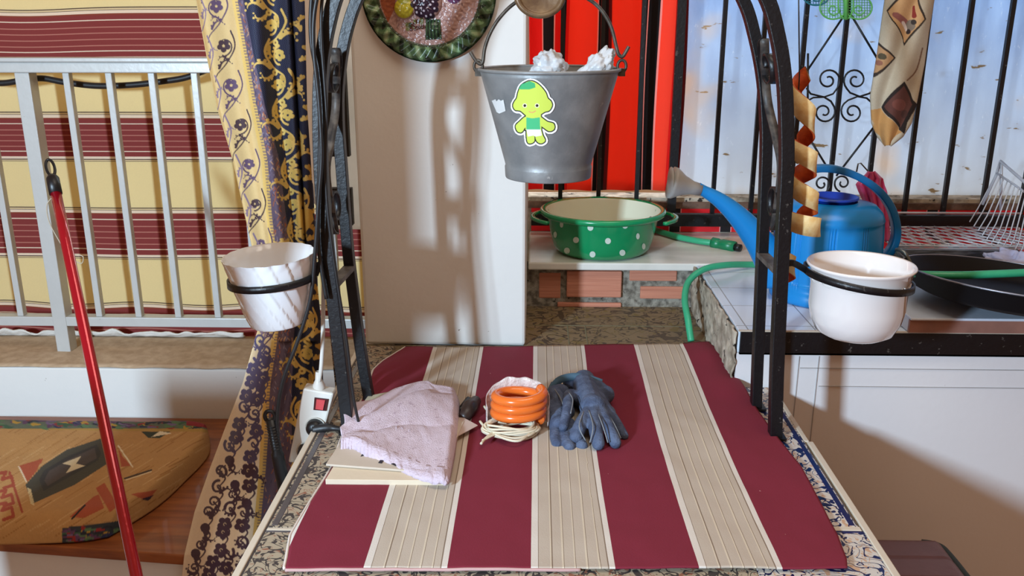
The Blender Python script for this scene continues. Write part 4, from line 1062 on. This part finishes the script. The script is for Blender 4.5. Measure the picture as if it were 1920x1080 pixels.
# gloves
def glove(name, lab, spec):
    g = thing(name, lab, 'glove', spec['at'], 'work gloves')
    b = MB()
    for path, r in spec['tubes']:
        q = catmull([PZ(x, y, TZ+z)  for x, y, z in path], 6); b.tube(q, lambda t, r=r: (r[0]+(r[1]-r[0])*t)*(1.12 if r[0] < .016 else 1), 12); b.ball(q[-1], r[1]*1.12); b.ball(q[0], r[0])
    for (x, y, z, rx, ry, rz) in spec['balls']: b.ball(PZ(x, y, TZ+z), rx, ry, rz)
    b.build('glove_shell', m_glove, g, remesh=.0022)
    if spec.get('cuff'):
        b = MB(); q = catmull([PZ(x, y, TZ+z) for x, y, z in spec['cuff']], 6); b.strap(q, (0, .5, 1), .016, .004, smooth=True); b.build('cuff', m_cuff, g, solid=0)
    if spec.get('seams'):
        b = MB()
        for s_ in spec['seams']: b.tube(catmull([PZ(x, y, TZ+z) for x, y, z in s_], 5), .0013, 6)
        b.build('seam', m_seam, g)
m_glove = M('blue_grey_suede', (66, 78, 104), .9, var=.2, scale=40, c2=(90, 104, 130), bump=.8, bscale=250)
m_cuff = M('teal_grey_cuff', (74, 104, 122), .85); m_seam = M('pale_seam', (134, 140, 146), .9)
glove('work_glove', 'blue grey suede work glove on top, its fingers spread towards the front', dict(at=PZ(1110, 780, CZ),
    tubes=[([(1110, 765, .040), (1090, 795, .036), (1080, 820, .022)], (.0135, .0120)), ([(1115, 765, .042), (1116, 800, .038), (1122, 832, .020)], (.0135, .0115)),
           ([(1122, 762, .040), (1138, 795, .036), (1154, 830, .018)], (.013, .0105)), ([(1128, 758, .038), (1150, 785, .030), (1170, 817, .014)], (.012, .0085)),
           ([(1090, 750, .038), (1068, 740, .044), (1064, 768, .046), (1056, 800, .032)], (.0125, .0085)),
           ([(1095, 715, .034), (1100, 735, .040), (1112, 765, .040)], (.026, .026)), ([(1070, 718, .030), (1110, 722, .036), (1135, 740, .030)], (.018, .018)),
           ([(1112, 740, .030), (1128, 762, .028), (1140, 775, .022)], (.022, .015))],
    balls=[(1105, 745, .024, .045, .045, .022)],
    cuff=[(1034, 730, .030), (1050, 712, .044), (1080, 706, .052), (1110, 712, .052), (1128, 718, .046)],
    seams=[[(1094, 772, .052), (1086, 800, .046), (1098, 826, .022)], [(1104, 770, .052), (1112, 800, .050), (1106, 830, .026)], [(1118, 768, .052), (1130, 798, .048), (1140, 830, .024)], [(1130, 764, .050), (1150, 792, .042), (1164, 822, .024)], [(1066, 735, .056), (1074, 750, .058), (1070, 775, .056)]]))
glove('work_glove', 'blue grey suede work glove lying underneath, its cuff side towards the orange hose', dict(at=PZ(1060, 810, CZ),
    tubes=[([(1050, 740, .018), (1045, 770, .018), (1050, 800, .016)], (.024, .020)), ([(1046, 790, .014), (1042, 815, .012), (1044, 832, .010)], (.013, .0095)),
           ([(1056, 795, .014), (1060, 820, .012), (1068, 838, .010)], (.013, .0100)), ([(1066, 795, .014), (1080, 820, .012), (1092, 836, .010)], (.013, .0100)),
           ([(1040, 735, .030), (1046, 748, .034), (1062, 770, .026)], (.015, .013))],
    balls=[(1052, 770, .016, .030, .04, .014)], cuff=[(1030, 760, .022), (1028, 740, .030), (1036, 722, .030)],
    seams=[[(1040, 730, .048), (1050, 745, .050), (1058, 765, .042)]]))

# ================================================================== POWER STRIP, CABLES, STICK
ps = thing('power_strip', 'white power strip with red switch hanging beside the left edge of the counter', 'power strip', P(585, 870, 1.66))
SD = 1.66
A, B_, C_, D_ = P(568, 728, SD), P(626, 738, SD), P(592, 868, SD), P(540, 868, SD)
b = MB(); b.prism([A, B_, C_, D_], (0, .032, 0)); b.build('strip_body', m_whiteplastic, ps, bevel=.004)
def onstrip(x, y, o=-.001): return P(x, y, SD+o)
b = MB(); b.prism([onstrip(590, 745), onstrip(616, 748), onstrip(612, 770), onstrip(588, 768)], (0, -.002, 0)); sf_ = b.build('switch_frame', M('dark_red_frame', (70, 10, 16), .4), ps)
b = MB(); b.prism([onstrip(594, 748, -.003), onstrip(610, 750, -.003), onstrip(606, 768, -.003), onstrip(592, 766, -.003)], (0, -.003, 0)); b.build('rocker', M('red_rocker', (214, 80, 84), .3), sf_)
toF = Vector((0, 0, 1)).rotation_difference(Vector((0, -1, 0))).to_matrix()
for x, y in ((592, 800), (576, 845)):
    c = onstrip(x, y, -.0005); b = MB(); b.lathe(c, [(.0205, 0), (.0215, .002), (.019, .003), (.017, -.004), (1e-4, -.004)], 32, rot=toF); b.build('socket', M('ivory_socket', (206, 202, 190), .4), ps)
b = MB(); b.lathe(P(598, 722, SD+.016), [(.012, -.01), (.013, 0), (.007, .012), (.005, .03)], 20); b.build('cord_collar', m_whiteplastic, ps)
b = MB(); b.tube(catmull([P(x, y, SD+.012) for x, y in ((598, 716), (602, 690), (605, 640), (606, 580), (607, 530))], 6), .0042, 10); b.build('cord', m_whiteplastic, ps)
# plugs
for (x, y), tail, lab in (((592, 800), [(604, 800), (622, 804), (645, 806), (675, 800)], 'black round plug in the upper socket, its lead running under the pink cloth'), ((576, 846), [(572, 866), (560, 885), (548, 896), (538, 890), (527, 850), (519, 790), (530, 715), (558, 640), (582, 560), (591, 470), (597, 380), (603, 290), (598, 190), (588, 90), (590, 20), (606, -50), (625, -110)], 'black plug in the lower socket with a long lead looping up the arch')):
    pg = thing('black_plug', lab, 'plug', onstrip(x, y)); c = onstrip(x, y)
    b = MB(); b.lathe(c, [(.018, .000), (.0185, .004), (.017, .014), (.010, .020), (1e-4, .021)], 28, rot=toF); b.build('plug_body', m_black, pg)
    if len(tail) < 6:
        q = [c+Vector((0, -.014, 0)), P(612, 802, SD-.016), P(628, 803, SD-.018), P(652, 806, SD-.03)]; b = MB(); b.tube(catmull(q, 6), lambda t: .009*(1-t)+.003, 10); b.build('lead', m_rubber, pg)
    else:
        q = [c+Vector((0, -.014, 0))]+[P(xx, y2, 1.60) for xx, y2 in tail]; b = MB(); b.tube(catmull(q, 7), .0038, 10); b.build('lead', m_rubber, pg)
for i, (L, lab, d) in enumerate(([[(612, -60), (603, 10), (603, 80), (608, 150), (612, 220), (610, 300), (613, 380), (622, 460), (634, 540), (650, 640), (662, 740), (672, 790)], 'black cable running down the front of the left arch leg', 1.612],
      [[(590, -60), (583, 20), (584, 80), (594, 140), (600, 220), (599, 320), (596, 400), (598, 470), (612, 560)], 'outermost dark cable hanging left of the iron arch', 1.615],
      [[(640, -50), (622, 20), (612, 80), (606, 140), (604, 230), (606, 330), (604, 430), (606, 500)], 'dark cable looped behind the top of the left arch leg', 1.668])):
    b = MB(); b.tube(catmull([P(x, y, d) for x, y in L], 7), .004 if i else .0030, 8); tag(b.build('hanging_cable', m_rubber), lab, 'cable')
st = thing('black_stick', 'black ribbed stick with a loop end leaning between curtain and counter', 'stick', P(545, 1000, 1.60))
a_, c_ = P(507, 786, 1.60), P(542, 960, 1.60)
b = MB(); b.tube([a_, a_.lerp(c_, .33), a_.lerp(c_, .36), a_.lerp(c_, .4), a_.lerp(c_, 1)], lambda t: .0095 if t < .45 else .0125, 14)
for i in range(9):
    q = a_.lerp(c_, .06+i*.03); b.tube([q, q+(c_-a_)*.008], .0108, 12)
b.build('shaft', m_black, st)
b = MB(); q = a_-(c_-a_)*.03; b.tube([q+Vector((.010*cos(t), 0, .012*sin(t))) for t in [2*pi*i/20 for i in range(20)]], .004, 8, closed=True); b.build('loop_end', m_black, st)

# ================================================================== GREEN BASIN
bc = P(1128, 470, 2.60); mm = mpp(1128, 420, 2.60); bz0 = WZ+.005; 
zrim = P(1128, 392, 2.60).z; H = zrim-bz0
bs = thing('green_basin', 'green plastic basin with white polka dots on the marble slab', 'basin', (bc.x, 2.60, bz0))
m_gb = M('green_enamel', (16, 150, 92), .22, var=.06, coat=.5, bump=0); m_cream = M('cream_enamel', (216, 220, 196), .25, var=.05, bump=0); m_dot = M('white_dots', (226, 240, 224), .3, bump=0)
def basr(z):
    t = (z-bz0)/H
    return np.interp(t, [0, .04, .12, .3, .6, .85, 1], [78, 84, 90, 95, 100, 104, 107])*mm
b = MB()
b.lathe((bc.x, 2.60, bz0), [(float(basr(bz0+H*t)), H*t) for t in (0, .02, .04, .08, .12, .2, .3, .45, .6, .75, .85)], 96, cap0=True)
b.lathe((bc.x, 2.60, bz0), [(104*mm, H*.85), (115*mm, H*.90), (117*mm, H*.93), (117*mm, H*1.0), (113*mm, H*1.03), (107*mm, H*1.0)], 96)
b.lathe((bc.x, 2.60, bz0), [(107*mm, H*1.0), (104*mm, H*.93), (98*mm, H*.5), (86*mm, H*.10), (1e-4, H*.06)], 96, mi=1)
for (x, y) in ((1053, 421), (1107, 427), (1172, 423), (1080, 450), (1140, 452), (1196, 443), (1063, 470), (1111, 477), (1167, 474), (1207, 462), (1041, 440), (1220, 411)):
    pts = [hit(bc.x, 2.60, lambda z: float(basr(z)), bz0-.02, zrim, x+5.6*cos(t)*(1 if 1060 < x < 1195 else .6), y+5.8*sin(t)) for t in [2*pi*i/14 for i in range(14)]]
    b.add(pts, [tuple(range(14))], 2, True)
b.build('basin_body', [m_gb, m_cream, m_dot], bs)
for sgn in (-1, 1):
    b = MB(); r = 118*mm
    pts = [Vector((bc.x+sgn*r*cos(a)*1.0+sgn*.022*(1-(a/.5)**2), 2.60-.05+r*sin(a)*1.0, bz0+H*.90)) for a in [(-.5+i/12) for i in range(13)]]
    b.strap(pts, (0, 0, 1), .008, .012, smooth=True); b.build('handle', m_gb, bs)

# green hoses
zc = WZ+.016
h1 = thing('garden_hose_end', 'green hose end with plastic connector lying on the marble beside the basin', 'hose', P(1300, 450, 2.60))
b = MB(); b.tube(catmull([PZ(1190, 420, zc), PZ(1230, 432, zc), PZ(1270, 444, zc), PZ(1310, 452, zc), PZ(1342, 456, zc)], 6), .0095, 14); b.build('hose', m_green_hose, h1)
b = MB(); c0, c1 = PZ(1336, 455, zc), PZ(1378, 463, zc)
b.tube([c0, c0.lerp(c1, .25), c0.lerp(c1, .28), c0.lerp(c1, .42), c0.lerp(c1, .45), c1], lambda t: .0165 if t < .3 or t > .7 else .0145, 18); b.build('connector', M('green_connector', (22, 130, 84), .35), h1)
b = MB(); b.tube([c1, c1+(c1-c0)*.25], .011, 14); b.build('nozzle', m_black, h1)
wp = PZ(1404, 497, WZ+.012)
pts = [PZ(1296, 640, TZ+.01), P(1290, 600, 2.20), P(1284, 560, 2.26), P(1292, 527, 2.31), P(1320, 505, 2.34), P(1360, 497, 2.37), PZ(1410, 496, WZ+.012), PZ(1470, 497, WZ+.012), PZ(1560, 495, WZ+.012), PZ(1640, 492, WZ+.012), P(1685, 505, 2.12), P(1708, 512, 2.02), P(1730, 515, 1.96), P(1800, 516, 1.93), P(1860, 514, 1.93), P(1930, 511, 1.94), P(2050, 505, 1.97)]
b = MB(); b.tube(catmull(pts, 8), .0088, 14); tag(b.build('garden_hose', m_green_hose), 'long green garden hose curving down from the worktop and across the black pan', 'hose')

# ================================================================== WATERING CAN
wc_ = thing('watering_can', 'blue plastic watering can with grey rose, on the tiled worktop behind the arch', 'watering can', (P(1540, 560, 2.17).x, 2.17, WZ))
m_can = M('blue_plastic', (14, 132, 204), .32, var=.06, bump=0); m_can2 = M('deep_blue_plastic', (16, 70, 190), .4, bump=0)
kx = P(1540, 560, 2.17).x; mm = mpp(1540, 480, 2.17)
z0 = WZ+.001; zt = P(1540, 376, 2.17).z; H = zt-z0
def ribs(th, z):
    t = z/H
    if t < .2 or t > .82: return 1
    a = (th/(2*pi)*10) % 1
    for c in (.06, .14, .22):
        if abs(a-c) < .016: return .965
    return 1
b = MB(); prof = [(92*mm, 0), (98*mm, .002), (99*mm, H*.04), (97*mm, H*.12), (95*mm, H*.13), (95*mm, H*.19), (96*mm, H*.2)] + [((96+3*sin(pi*t))*mm, H*(.2+.62*t)) for t in [i/16 for i in range(17)]] + [(97*mm, H*.83), (92*mm, H*.90), (80*mm, H*.97), (60*mm, H*.995), (46*mm, H*1.0)]
b.lathe((kx, 2.17, z0), prof, 480, rf=ribs, cap0=True); b.lathe((kx, 2.17, z0), [(46*mm, H*1.0), (46*mm, H*.85), (1e-4, H*.8)], 48, mi=1); b.build('can_body', [m_can, m_can2], wc_)
b = MB(); oc2 = P(1562, 368, 2.17); b.lathe(oc2, [(46*mm, -.004), (46*mm, .001), (42*mm, .001), (38*mm, -.012), (1e-4, -.016)], 48); b.build('filler_rim', m_can2, wc_)
sp = catmull([P(1462, 520, 2.16), P(1430, 462, 2.16), P(1390, 412, 2.16), P(1350, 376, 2.16), P(1308, 352, 2.16)], 8)
b = MB(); b.tube(sp, lambda t: .050-.036*min(1, t*1.12)**.8 if t < .9 else .0135, 28); b.build('spout', m_can, wc_)
d_ = (P(1256, 346, 2.16)-P(1308, 352, 2.16)); d_ = (sp[-1]-sp[-4]).normalized()*.3+d_.normalized()*.7
s0 = P(1314, 356, 2.16); s1 = P(1258, 342, 2.155)
b = MB(); b.tube([s0, s0.lerp(s1, .3), s0.lerp(s1, .6), s0.lerp(s1, .88), s1], lambda t: [.0145, .017, .025, .038, .039][min(4, int(round(t*4)))], 32); b.ball(s1, .008, .038, .038); b.build('rose', M('grey_plastic', (172, 172, 168), .45, var=.06), wc_)
b = MB(); hp = catmull([P(x, y, 2.17) for x, y in ((1480, 352), (1500, 328), (1530, 316), (1570, 318), (1610, 332), (1645, 356), (1668, 386), (1679, 420), (1678, 450), (1664, 476), (1636, 496))], 8)
b.strap(hp, (0, 1, 0), .030, .017, smooth=True); b.build('handle', M('dark_cyan_plastic', (12, 104, 160), .32, bump=0), wc_, bevel=.004)

# ================================================================== ORANGE PEEL GARLAND
m_pith = M('dried_pith', (236, 212, 158), .8, c2=(222, 180, 112), scale=40, bump=.5); m_zest = M('orange_zest', (204, 88, 26), .6, c2=(170, 58, 18), scale=50, bump=.5)
def peel(y0, y1, x0, x1, amp, turns, ph, wpx, d=1.60):
    pts = []
    n = 120
    b = MB()
    for i in range(n+1):
        t = i/n; a = ph+turns*2*pi*t; c = P(x0+(x1-x0)*t, y0+(y1-y0)*t, d); r = amp*mpp(x0, y0, d)
        p = c+Vector((r*cos(a), r*sin(a)*.9, 0)); out = Vector((cos(a), sin(a)*.9, 0)).normalized()
        tn = Vector((-sin(a), cos(a), -(y1-y0)*.0012/turns*.35)).normalized(); wv = (Vector((0, 0, 1))+tn*.55).normalized()
        ww = wpx*mpp(x0, y0, d)*(.35+.65*sin(pi*min(1, .08+t*.92))**.4)
        b.v += [p+wv*ww/2+out*.0016, p-wv*ww/2+out*.0016, p-wv*ww/2-out*.0016, p+wv*ww/2-out*.0016]
    for i in range(n):
        for k_, mi in ((0, 0), (1, 1), (2, 1), (3, 1)):
            b.f.append((i*4+k_, i*4+(k_+1) % 4, (i+1)*4+(k_+1) % 4, (i+1)*4+k_)); b.mi.append(mi); b.sm.append(True)
    return b
pe = thing('orange_peel_spiral', 'dried orange peel spiral hanging behind the right leg of the iron arch', 'peel', P(1500, 520, 1.70))
b = peel(138, 300, 1503, 1512, 17, 1.5, .6, 40, 1.70); b.build('peel_strip', [m_pith, m_zest], pe)
b = peel(262, 410, 1506, 1512, 21, 2.0, 2.2, 38, 1.70); b.build('peel_strip', [m_pith, m_zest], pe)
b = peel(405, 432, 1502, 1512, 26, .75, 2.4, 40, 1.70); b.build('peel_strip', [m_pith, m_zest], pe)
b = peel(480, 530, 1474, 1480, 12, .8, 4.0, 34, 1.70); b.build('peel_strip', [m_pith, m_zest], pe)
b = MB(); b.tube([P(1497, -40, 1.70), P(1499, 140, 1.70), P(1490, 300, 1.70), P(1480, 500, 1.70)], .0012, 6); b.build('thread', m_rubber, pe)

# ================================================================== TOWEL WITH ROOSTERS
cv = Canvas(1615, -60, 1765, 290, 3, (196, 184, 160))
cv.poly([(1665, 20), (1707, -30), (1722, -10), (1733, 36), (1697, 87)], (56, 44, 36)); cv.poly([(1668, 22), (1707, -24), (1719, -6), (1730, 36), (1697, 81)], (206, 162, 112))
cv.stroke([(1680, 28), (1692, 40), (1704, 54)], 5, (150, 92, 84), 8); cv.disc(1706, 48, 11, (132, 120, 106)); cv.stroke([(1712, 14), (1715, 30)], 3.6, (140, 48, 40), 5); cv.disc(1704, 60, 5, (50, 40, 40)); cv.disc(1714, 42, 5, (60, 52, 48)); cv.stroke([(1690, 42), (1698, 56)], 3, (226, 208, 196))
cv.poly([(1650, 78), (1677, 108), (1644, 144), (1630, 150), (1640, 90)], (56, 44, 36)); cv.poly([(1650, 84), (1673, 108), (1646, 136), (1634, 140), (1642, 92)], (190, 148, 104)); cv.disc(1655, 106, 6, (84, 76, 56)); cv.disc(1650, 118, 5, (150, 100, 80))
cv.poly([(1693, 152), (1716, 196), (1692, 250), (1652, 200)], (40, 30, 28)); cv.poly([(1692, 160), (1710, 196), (1690, 240), (1660, 200)], (98, 58, 50)); cv.disc(1684, 196, 11, (124, 72, 62)); cv.disc(1694, 214, 8, (80, 50, 44))
cv.poly([(1652, 202), (1690, 248), (1664, 275), (1640, 240), (1634, 205)], (200, 150, 90))
cv.stroke([(1726, 90), (1715, 130), (1698, 150)], 1.4, (130, 100, 78)); cv.speckle(.15)
def mitt(u, v):
    y = -50+v*322; xl0 = np.interp(y, [-50, 0, 100, 180, 230, 255, 272], [1664, 1662, 1648, 1635, 1637, 1648, 1662]); xr0 = np.interp(y, [-50, 0, 60, 120, 190, 230, 255, 272], [1752, 1748, 1738, 1730, 1716, 1706, 1690, 1668])
    x = xl0+(xr0-xl0)*u; d = 2.70-.022*sin(pi*u)**.5 + .010*sin(u*11+v*7)
    return P(x, y, d)
b = MB(); b.grid(mitt, 110, 300); 
rt_ = b.build('rooster_tea_towel', painted('printed_linen', .9, 300, .3, .15), color=sample_verts(cv, b.v), solid=.006)
tag(rt_, 'beige tea towel with rooster diamonds hanging in front of the window grille', 'towel')
# green and teal mesh scoops
def meshflower(name, cx, cy, lob, R, m, lab, cellpx=5):
    t = thing(name, lab, 'strainer', P(cx, cy, 2.74)); b = MB(); inside = lambda x, y: any((x-cx-a)**2/(rx*rx)+(y-cy-c)**2/(ry*ry) < 1 for a, c, rx, ry in lob)
    pts = {}
    x = cx-90
    while x < cx+90:
        run = [y for y in np.arange(cy-70, cy+60, 2) if inside(x, y)]
        if run: b.tube([P(x, y, 2.74) for y in (run[0], run[-1])], .0011, 4)
        x += cellpx
    y = cy-70
    while y < cy+60:
        run = [x for x in np.arange(cx-90, cx+90, 2) if inside(x, y)]
        if run: b.tube([P(x, y, 2.739) for x in (run[0], run[-1])], .0011, 4)
        y += cellpx
    b.build('mesh', m, t)
    for a, c, rx, ry in lob:
        b = MB(); b.tube([P(cx+a+rx*cos(q), cy+c+ry*sin(q), 2.735) for q in [2*pi*i/28 for i in range(28)]], .0024, 6, closed=True)
        if rx > 20: b.tube([P(cx+a+12*(1-i/30)*cos(i*.35), cy+c+4+12*(1-i/30)*sin(i*.35), 2.732) for i in range(26)], .002, 6)
        b.build('lobe_rim', m, t)
    return t
m_lime = M('lime_plastic', (120, 212, 110), .4, transl=.3); m_teal = M('teal_plastic', (32, 118, 132), .4)
gf = meshflower('green_mesh_strainer', 1586, 0, [(-24, 14, 25, 22), (24, 14, 25, 22), (0, 8, 14, 28), (-20, -24, 25, 22), (22, -24, 25, 22)], 40, m_lime, 'lime green plastic lace flower hanging at the top of the window grille')
b = MB(); b.tube([P(1586, -40, 2.732), P(1586, 36, 2.732)], .006, 8); b.build('stem', m_lime, gf)
meshflower('teal_mesh_strainer', 1530, -12, [(0, 0, 26, 22)], 30, m_teal, 'teal plastic mesh scoop at the top edge beside the lime green flower')

# ================================================================== BACK-RIGHT KITCHEN THINGS
m_rack = M('white_coated_wire', (196, 200, 206), .35, metal=.2)
dr = thing('wire_dish_rack', 'white wire dish rack with slanted side standing at the back of the worktop', 'dish rack', (P(1780, 440, 2.6).x, 2.6, WZ))
RZ = WZ+.05
x0r, x1r = P(1648, 430, 2.6).x, P(1960, 430, 2.6).x
yb1, yf1 = 2.74, 2.47
b = MB()
for i in range(7): 
    y = yf1+(yb1-yf1)*i/6; b.tube([(x0r, y, RZ), (x1r, y, RZ)], .0024, 6)
b.tube([(x0r, yf1, RZ+.006), (x1r, yf1, RZ+.006)], .003, 6); b.tube([(x0r, yb1, RZ+.045), (x1r, yb1, RZ+.045)], .0036, 6)
b.build('long_wires', m_rack, dr)
b = MB(); n = 12
for i in range(-3, n+3):
    xa_ = x0r+(x1r-x0r)*i/n; xb_ = xa_-.10
    def clip(xa_, ya, xb_, yb):
        if (xa_ < x0r and xb_ < x0r) or (xa_ > x1r and xb_ > x1r): return None
        q = []
        for (x, y, x2, y2) in ((xa_, ya, xb_, yb), (xb_, yb, xa_, ya)):
            if x < x0r: t = (x0r-x)/(x2-x); x, y = x0r, y+(y2-y)*t
            if x > x1r: t = (x1r-x)/(x2-x); x, y = x1r, y+(y2-y)*t
            q.append((x, y, RZ+.002))
        return q
    q = clip(xa_, yf1, xb_-.08, yb1)
    if q: b.tube(q, .0022, 6)
    q = clip(xa_, yf1, xa_+.02, yb1)
    if q: b.tube(q, .0013, 6)
b.build('diagonal_wires', m_rack, dr)
b = MB()
fpts = [P(1842, 384, 2.72), P(1868, 328, 2.72), P(1876, 302, 2.70), P(1925, 345, 2.50), P(1980, 392, 2.34)]
b.tube(fpts, .0044, 8); b.tube([P(1868, 324, 2.72), P(1900, 345, 2.58), P(1970, 395, 2.40)], .003, 6); b.tube([P(1878, 304, 2.70), P(1876, 395, 2.72)], .004, 6); b.build('side_frame', m_rack, dr)
b = MB()
for i in range(11):
    t = i/10; xt = 1868+t*70; yt = 326+t*44; b.tube([P(xt, yt, 2.72-.3*t), P(xt-34+t*14, yt+64+t*30, 2.74-.30*t), P(xt-50+t*10, yt+90+t*40, 2.70-.3*t)], .0019, 6)
b.build('plate_wires', m_rack, dr)
for (x, y) in ((x0r, yf1), (x1r, yf1), (x0r, yb1), (x1r, yb1)):
    b = MB(); b.tube([(x, y, WZ+.001), (x, y, RZ)], .003, 6); b.build('foot', m_rack, dr)
# steel sink upstand
q0, q1 = P(1640, 478, 2.44), P(1878, 457, 2.44)
b = MB(); b.prism([(q0.x, 2.44, WZ+.001), (q1.x-.02, 2.44, WZ+.001), (q1.x, 2.44, WZ+.052), (q0.x, 2.44, WZ+.052)], (0, .012, 0))
tag(b.build('steel_upstand', M('brushed_steel', (128, 130, 132), .3, metal=.8, c2=(84, 84, 82), scale=6, stretch=(4, 4, 30))), 'low brushed steel strip between the dish rack and the black pan', 'steel strip')
# cloth at right edge
q = P(1912, 470, 2.36); t = crumple((q.x, q.y, WZ+.030), .07, .055, .03, .7, 5); tag(t.build('crumpled_rag', M('pale_blue_rag', (186, 190, 214), .9, c2=(160, 164, 196), scale=12, bump=.8), sub=0), 'crumpled pale blue rag at the right edge behind the black pan', 'rag')
q = P(1890, 486, 2.34); t = crumple((q.x+.01, q.y, WZ+.010), .085, .06, .010, .6, 11); tag(t.build('checked_rag', M('white_checked_rag', (222, 220, 224), .9, var=.1, bump=.8), sub=0), 'white rag spread flat beneath the crumpled blue rag', 'rag')
# pink net
q = P(1634, 400, 2.42); pk = thing('pink_mesh_bag', 'pink translucent net bag hanging behind the watering can handle', 'bag', (q.x, q.y, WZ))
def pinkf(u, v):
    y = 322+v*130; xl0 = np.interp(y, [322, 345, 400, 452], [1628, 1604, 1632, 1640]); xr0 = np.interp(y, [322, 335, 360, 400, 452], [1640, 1656, 1662, 1664, 1668])
    return P(xl0+(xr0-xl0)*u, y, 2.40-.03*sin(pi*u)+.008*sin(u*22+v*5))
b = MB(); b.grid(pinkf, 60, 50); b.build('net', M('pink_plastic', (224, 96, 150), .4, c2=(206, 60, 100), scale=14, transl=.3), pk, solid=.003)
b = MB(); b.tube([P(1606, 322, 2.42), P(1609, 307, 2.42), P(1614, 306, 2.42), P(1632, 326, 2.42)], .002, 6); b.build('hook', m_wire, pk)
# tray + black pan
TRZ = WZ+.036
t0, t1, t2 = PZ(1708, 596, TRZ), PZ(1680, 520, TRZ), None
xl_ = t0.x
tr_ = thing('metal_tray', 'white topped brown metal tray on the worktop under the black pan', 'tray', (xl_+.3, 2.05, WZ))
yf = WD-.012
b = MB(); b.box((xl_, yf+.004, WZ+.001), (xl_+.75, yf+.012, TRZ-.006)); b.build('front_panel', M('brown_metal', (150, 106, 92), .5, c2=(124, 88, 78), scale=8), tr_)
b = MB(); b.box((xl_, yf, TRZ-.006), (xl_+.75, yf+.36, TRZ)); b.box((xl_, yf+.01, WZ+.001), (xl_+.006, yf+.35, TRZ-.004)); b.build('tray_top', M('bluish_white_enamel', (206, 216, 230), .25, var=.03), tr_, bevel=.002)
pn = thing('black_pan', 'large black two-handled pan tilted on the metal tray', 'pan', P(1890, 560, 2.08))
pcn = P(1893, 519, 1.985); kk = mpp(1893, 519, 1.985)
rotm = Vector((0, 0, 1)).rotation_difference(Vector((.085, .055, 1)).normalized()).to_matrix()
RR = 192*kk
b = MB(); b.lathe(pcn, [(1e-4, -.050), (RR*.80, -.050), (RR*.90, -.040), (RR*.985, -.002), (RR, 0), (RR*.985, .001), (RR*.965, -.002), (RR*.88, -.036), (RR*.78, -.043), (1e-4, -.043)], 96, rot=rotm); b.build('pan_body', M('black_steel', (12, 12, 17), .6, spec=.25, var=.2, bump=.1), pn)
mn = min((v.z for v in b.v)); print('pan min z', mn, 'tray', TRZ)
b = MB(); b.tube([pcn+rotm@Vector(((RR*.99)*cos(t), (RR*.99)*sin(t), .001)) for t in [2*pi*i/80 for i in range(80)]], .0022, 6, closed=True); b.build('rim', M('worn_rim', (150, 150, 160), .35, metal=.6), pn)
b = MB(); b.tube(catmull([P(1712, 508, 2.10), P(1706, 492, 2.11), P(1696, 474, 2.12), P(1682, 468, 2.14), P(1684, 476, 2.17), P(1700, 490, 2.2), P(1712, 500, 2.2)], 6), .0050, 8); b.build('handle', M('grey_steel_handle', (120, 126, 124), .3, metal=.7), pn)

# ================================================================== STOOL lower right
sx0 = P(1640, 1003, 1.72)
so = thing('leather_stool', 'dark purple brown ribbed leather stool at the lower right corner', 'stool', (.98, 1.5, 0))
m_lea = M('brown_leather', (112, 76, 80), .45, var=.15, scale=20, bump=.4)
SX, SY = PZ(1640, 1002, .47), PZ(1746, 1004, .47)
xL, xR, yB, yF = .60, PZ(1738, 1004, .47).x+.03, SX.y, 1.15
def stool(u, v):
    x, y = xL+(xR-xL)*u, yF+(yB-yF)*v
    du, dv = min(u, 1-u)*(xR-xL), min(v, 1-v)*(yB-yF); r = .045
    # round corner in plan
    if (xR-x) < r and (yB-y) < r:
        dx, dy = r-(xR-x), r-(yB-y); L = math.hypot(dx, dy)
        if L > r: x, y = xR-r+dx*r/L, yB-r+dy*r/L
    e = min(1, min(du, dv)/.03); z = .44+.030*sqrt(max(0, 1-(1-e)**2)) - .004*max(0, (1-abs(((y-1.2) % .07)-.035)/.004))
    return (x, y, z)
b = MB(); b.grid(stool, 70, 160); b.build('seat', m_lea, so, solid=.006)
b = MB(); b.box((xL+.005, yF+.005, .38), (xR-.012, yB-.012, .455)); b.build('seat_frame', M('dark_green_piping', (34, 44, 40), .6), so, bevel=.02)
b = MB(); b.tube(catmull([(xR-.04, yB-.004, .452), (xR-.012, yB-.014, .452), (xR-.002, yB-.05, .452), (xR, yB-.2, .452), (xR+.002, yB-.45, .452)], 6), .009, 10); b.build('piping', bpy.data.materials['dark_green_piping'], so)
for (x, y) in ((xL+.03, yF+.03), (xR-.05, yF+.03), (xL+.03, yB-.05), (xR-.05, yB-.05)):
    b = MB(); b.box((x-.015, y-.015, 0), (x+.015, y+.015, .385)); b.build('leg', m_black, so)
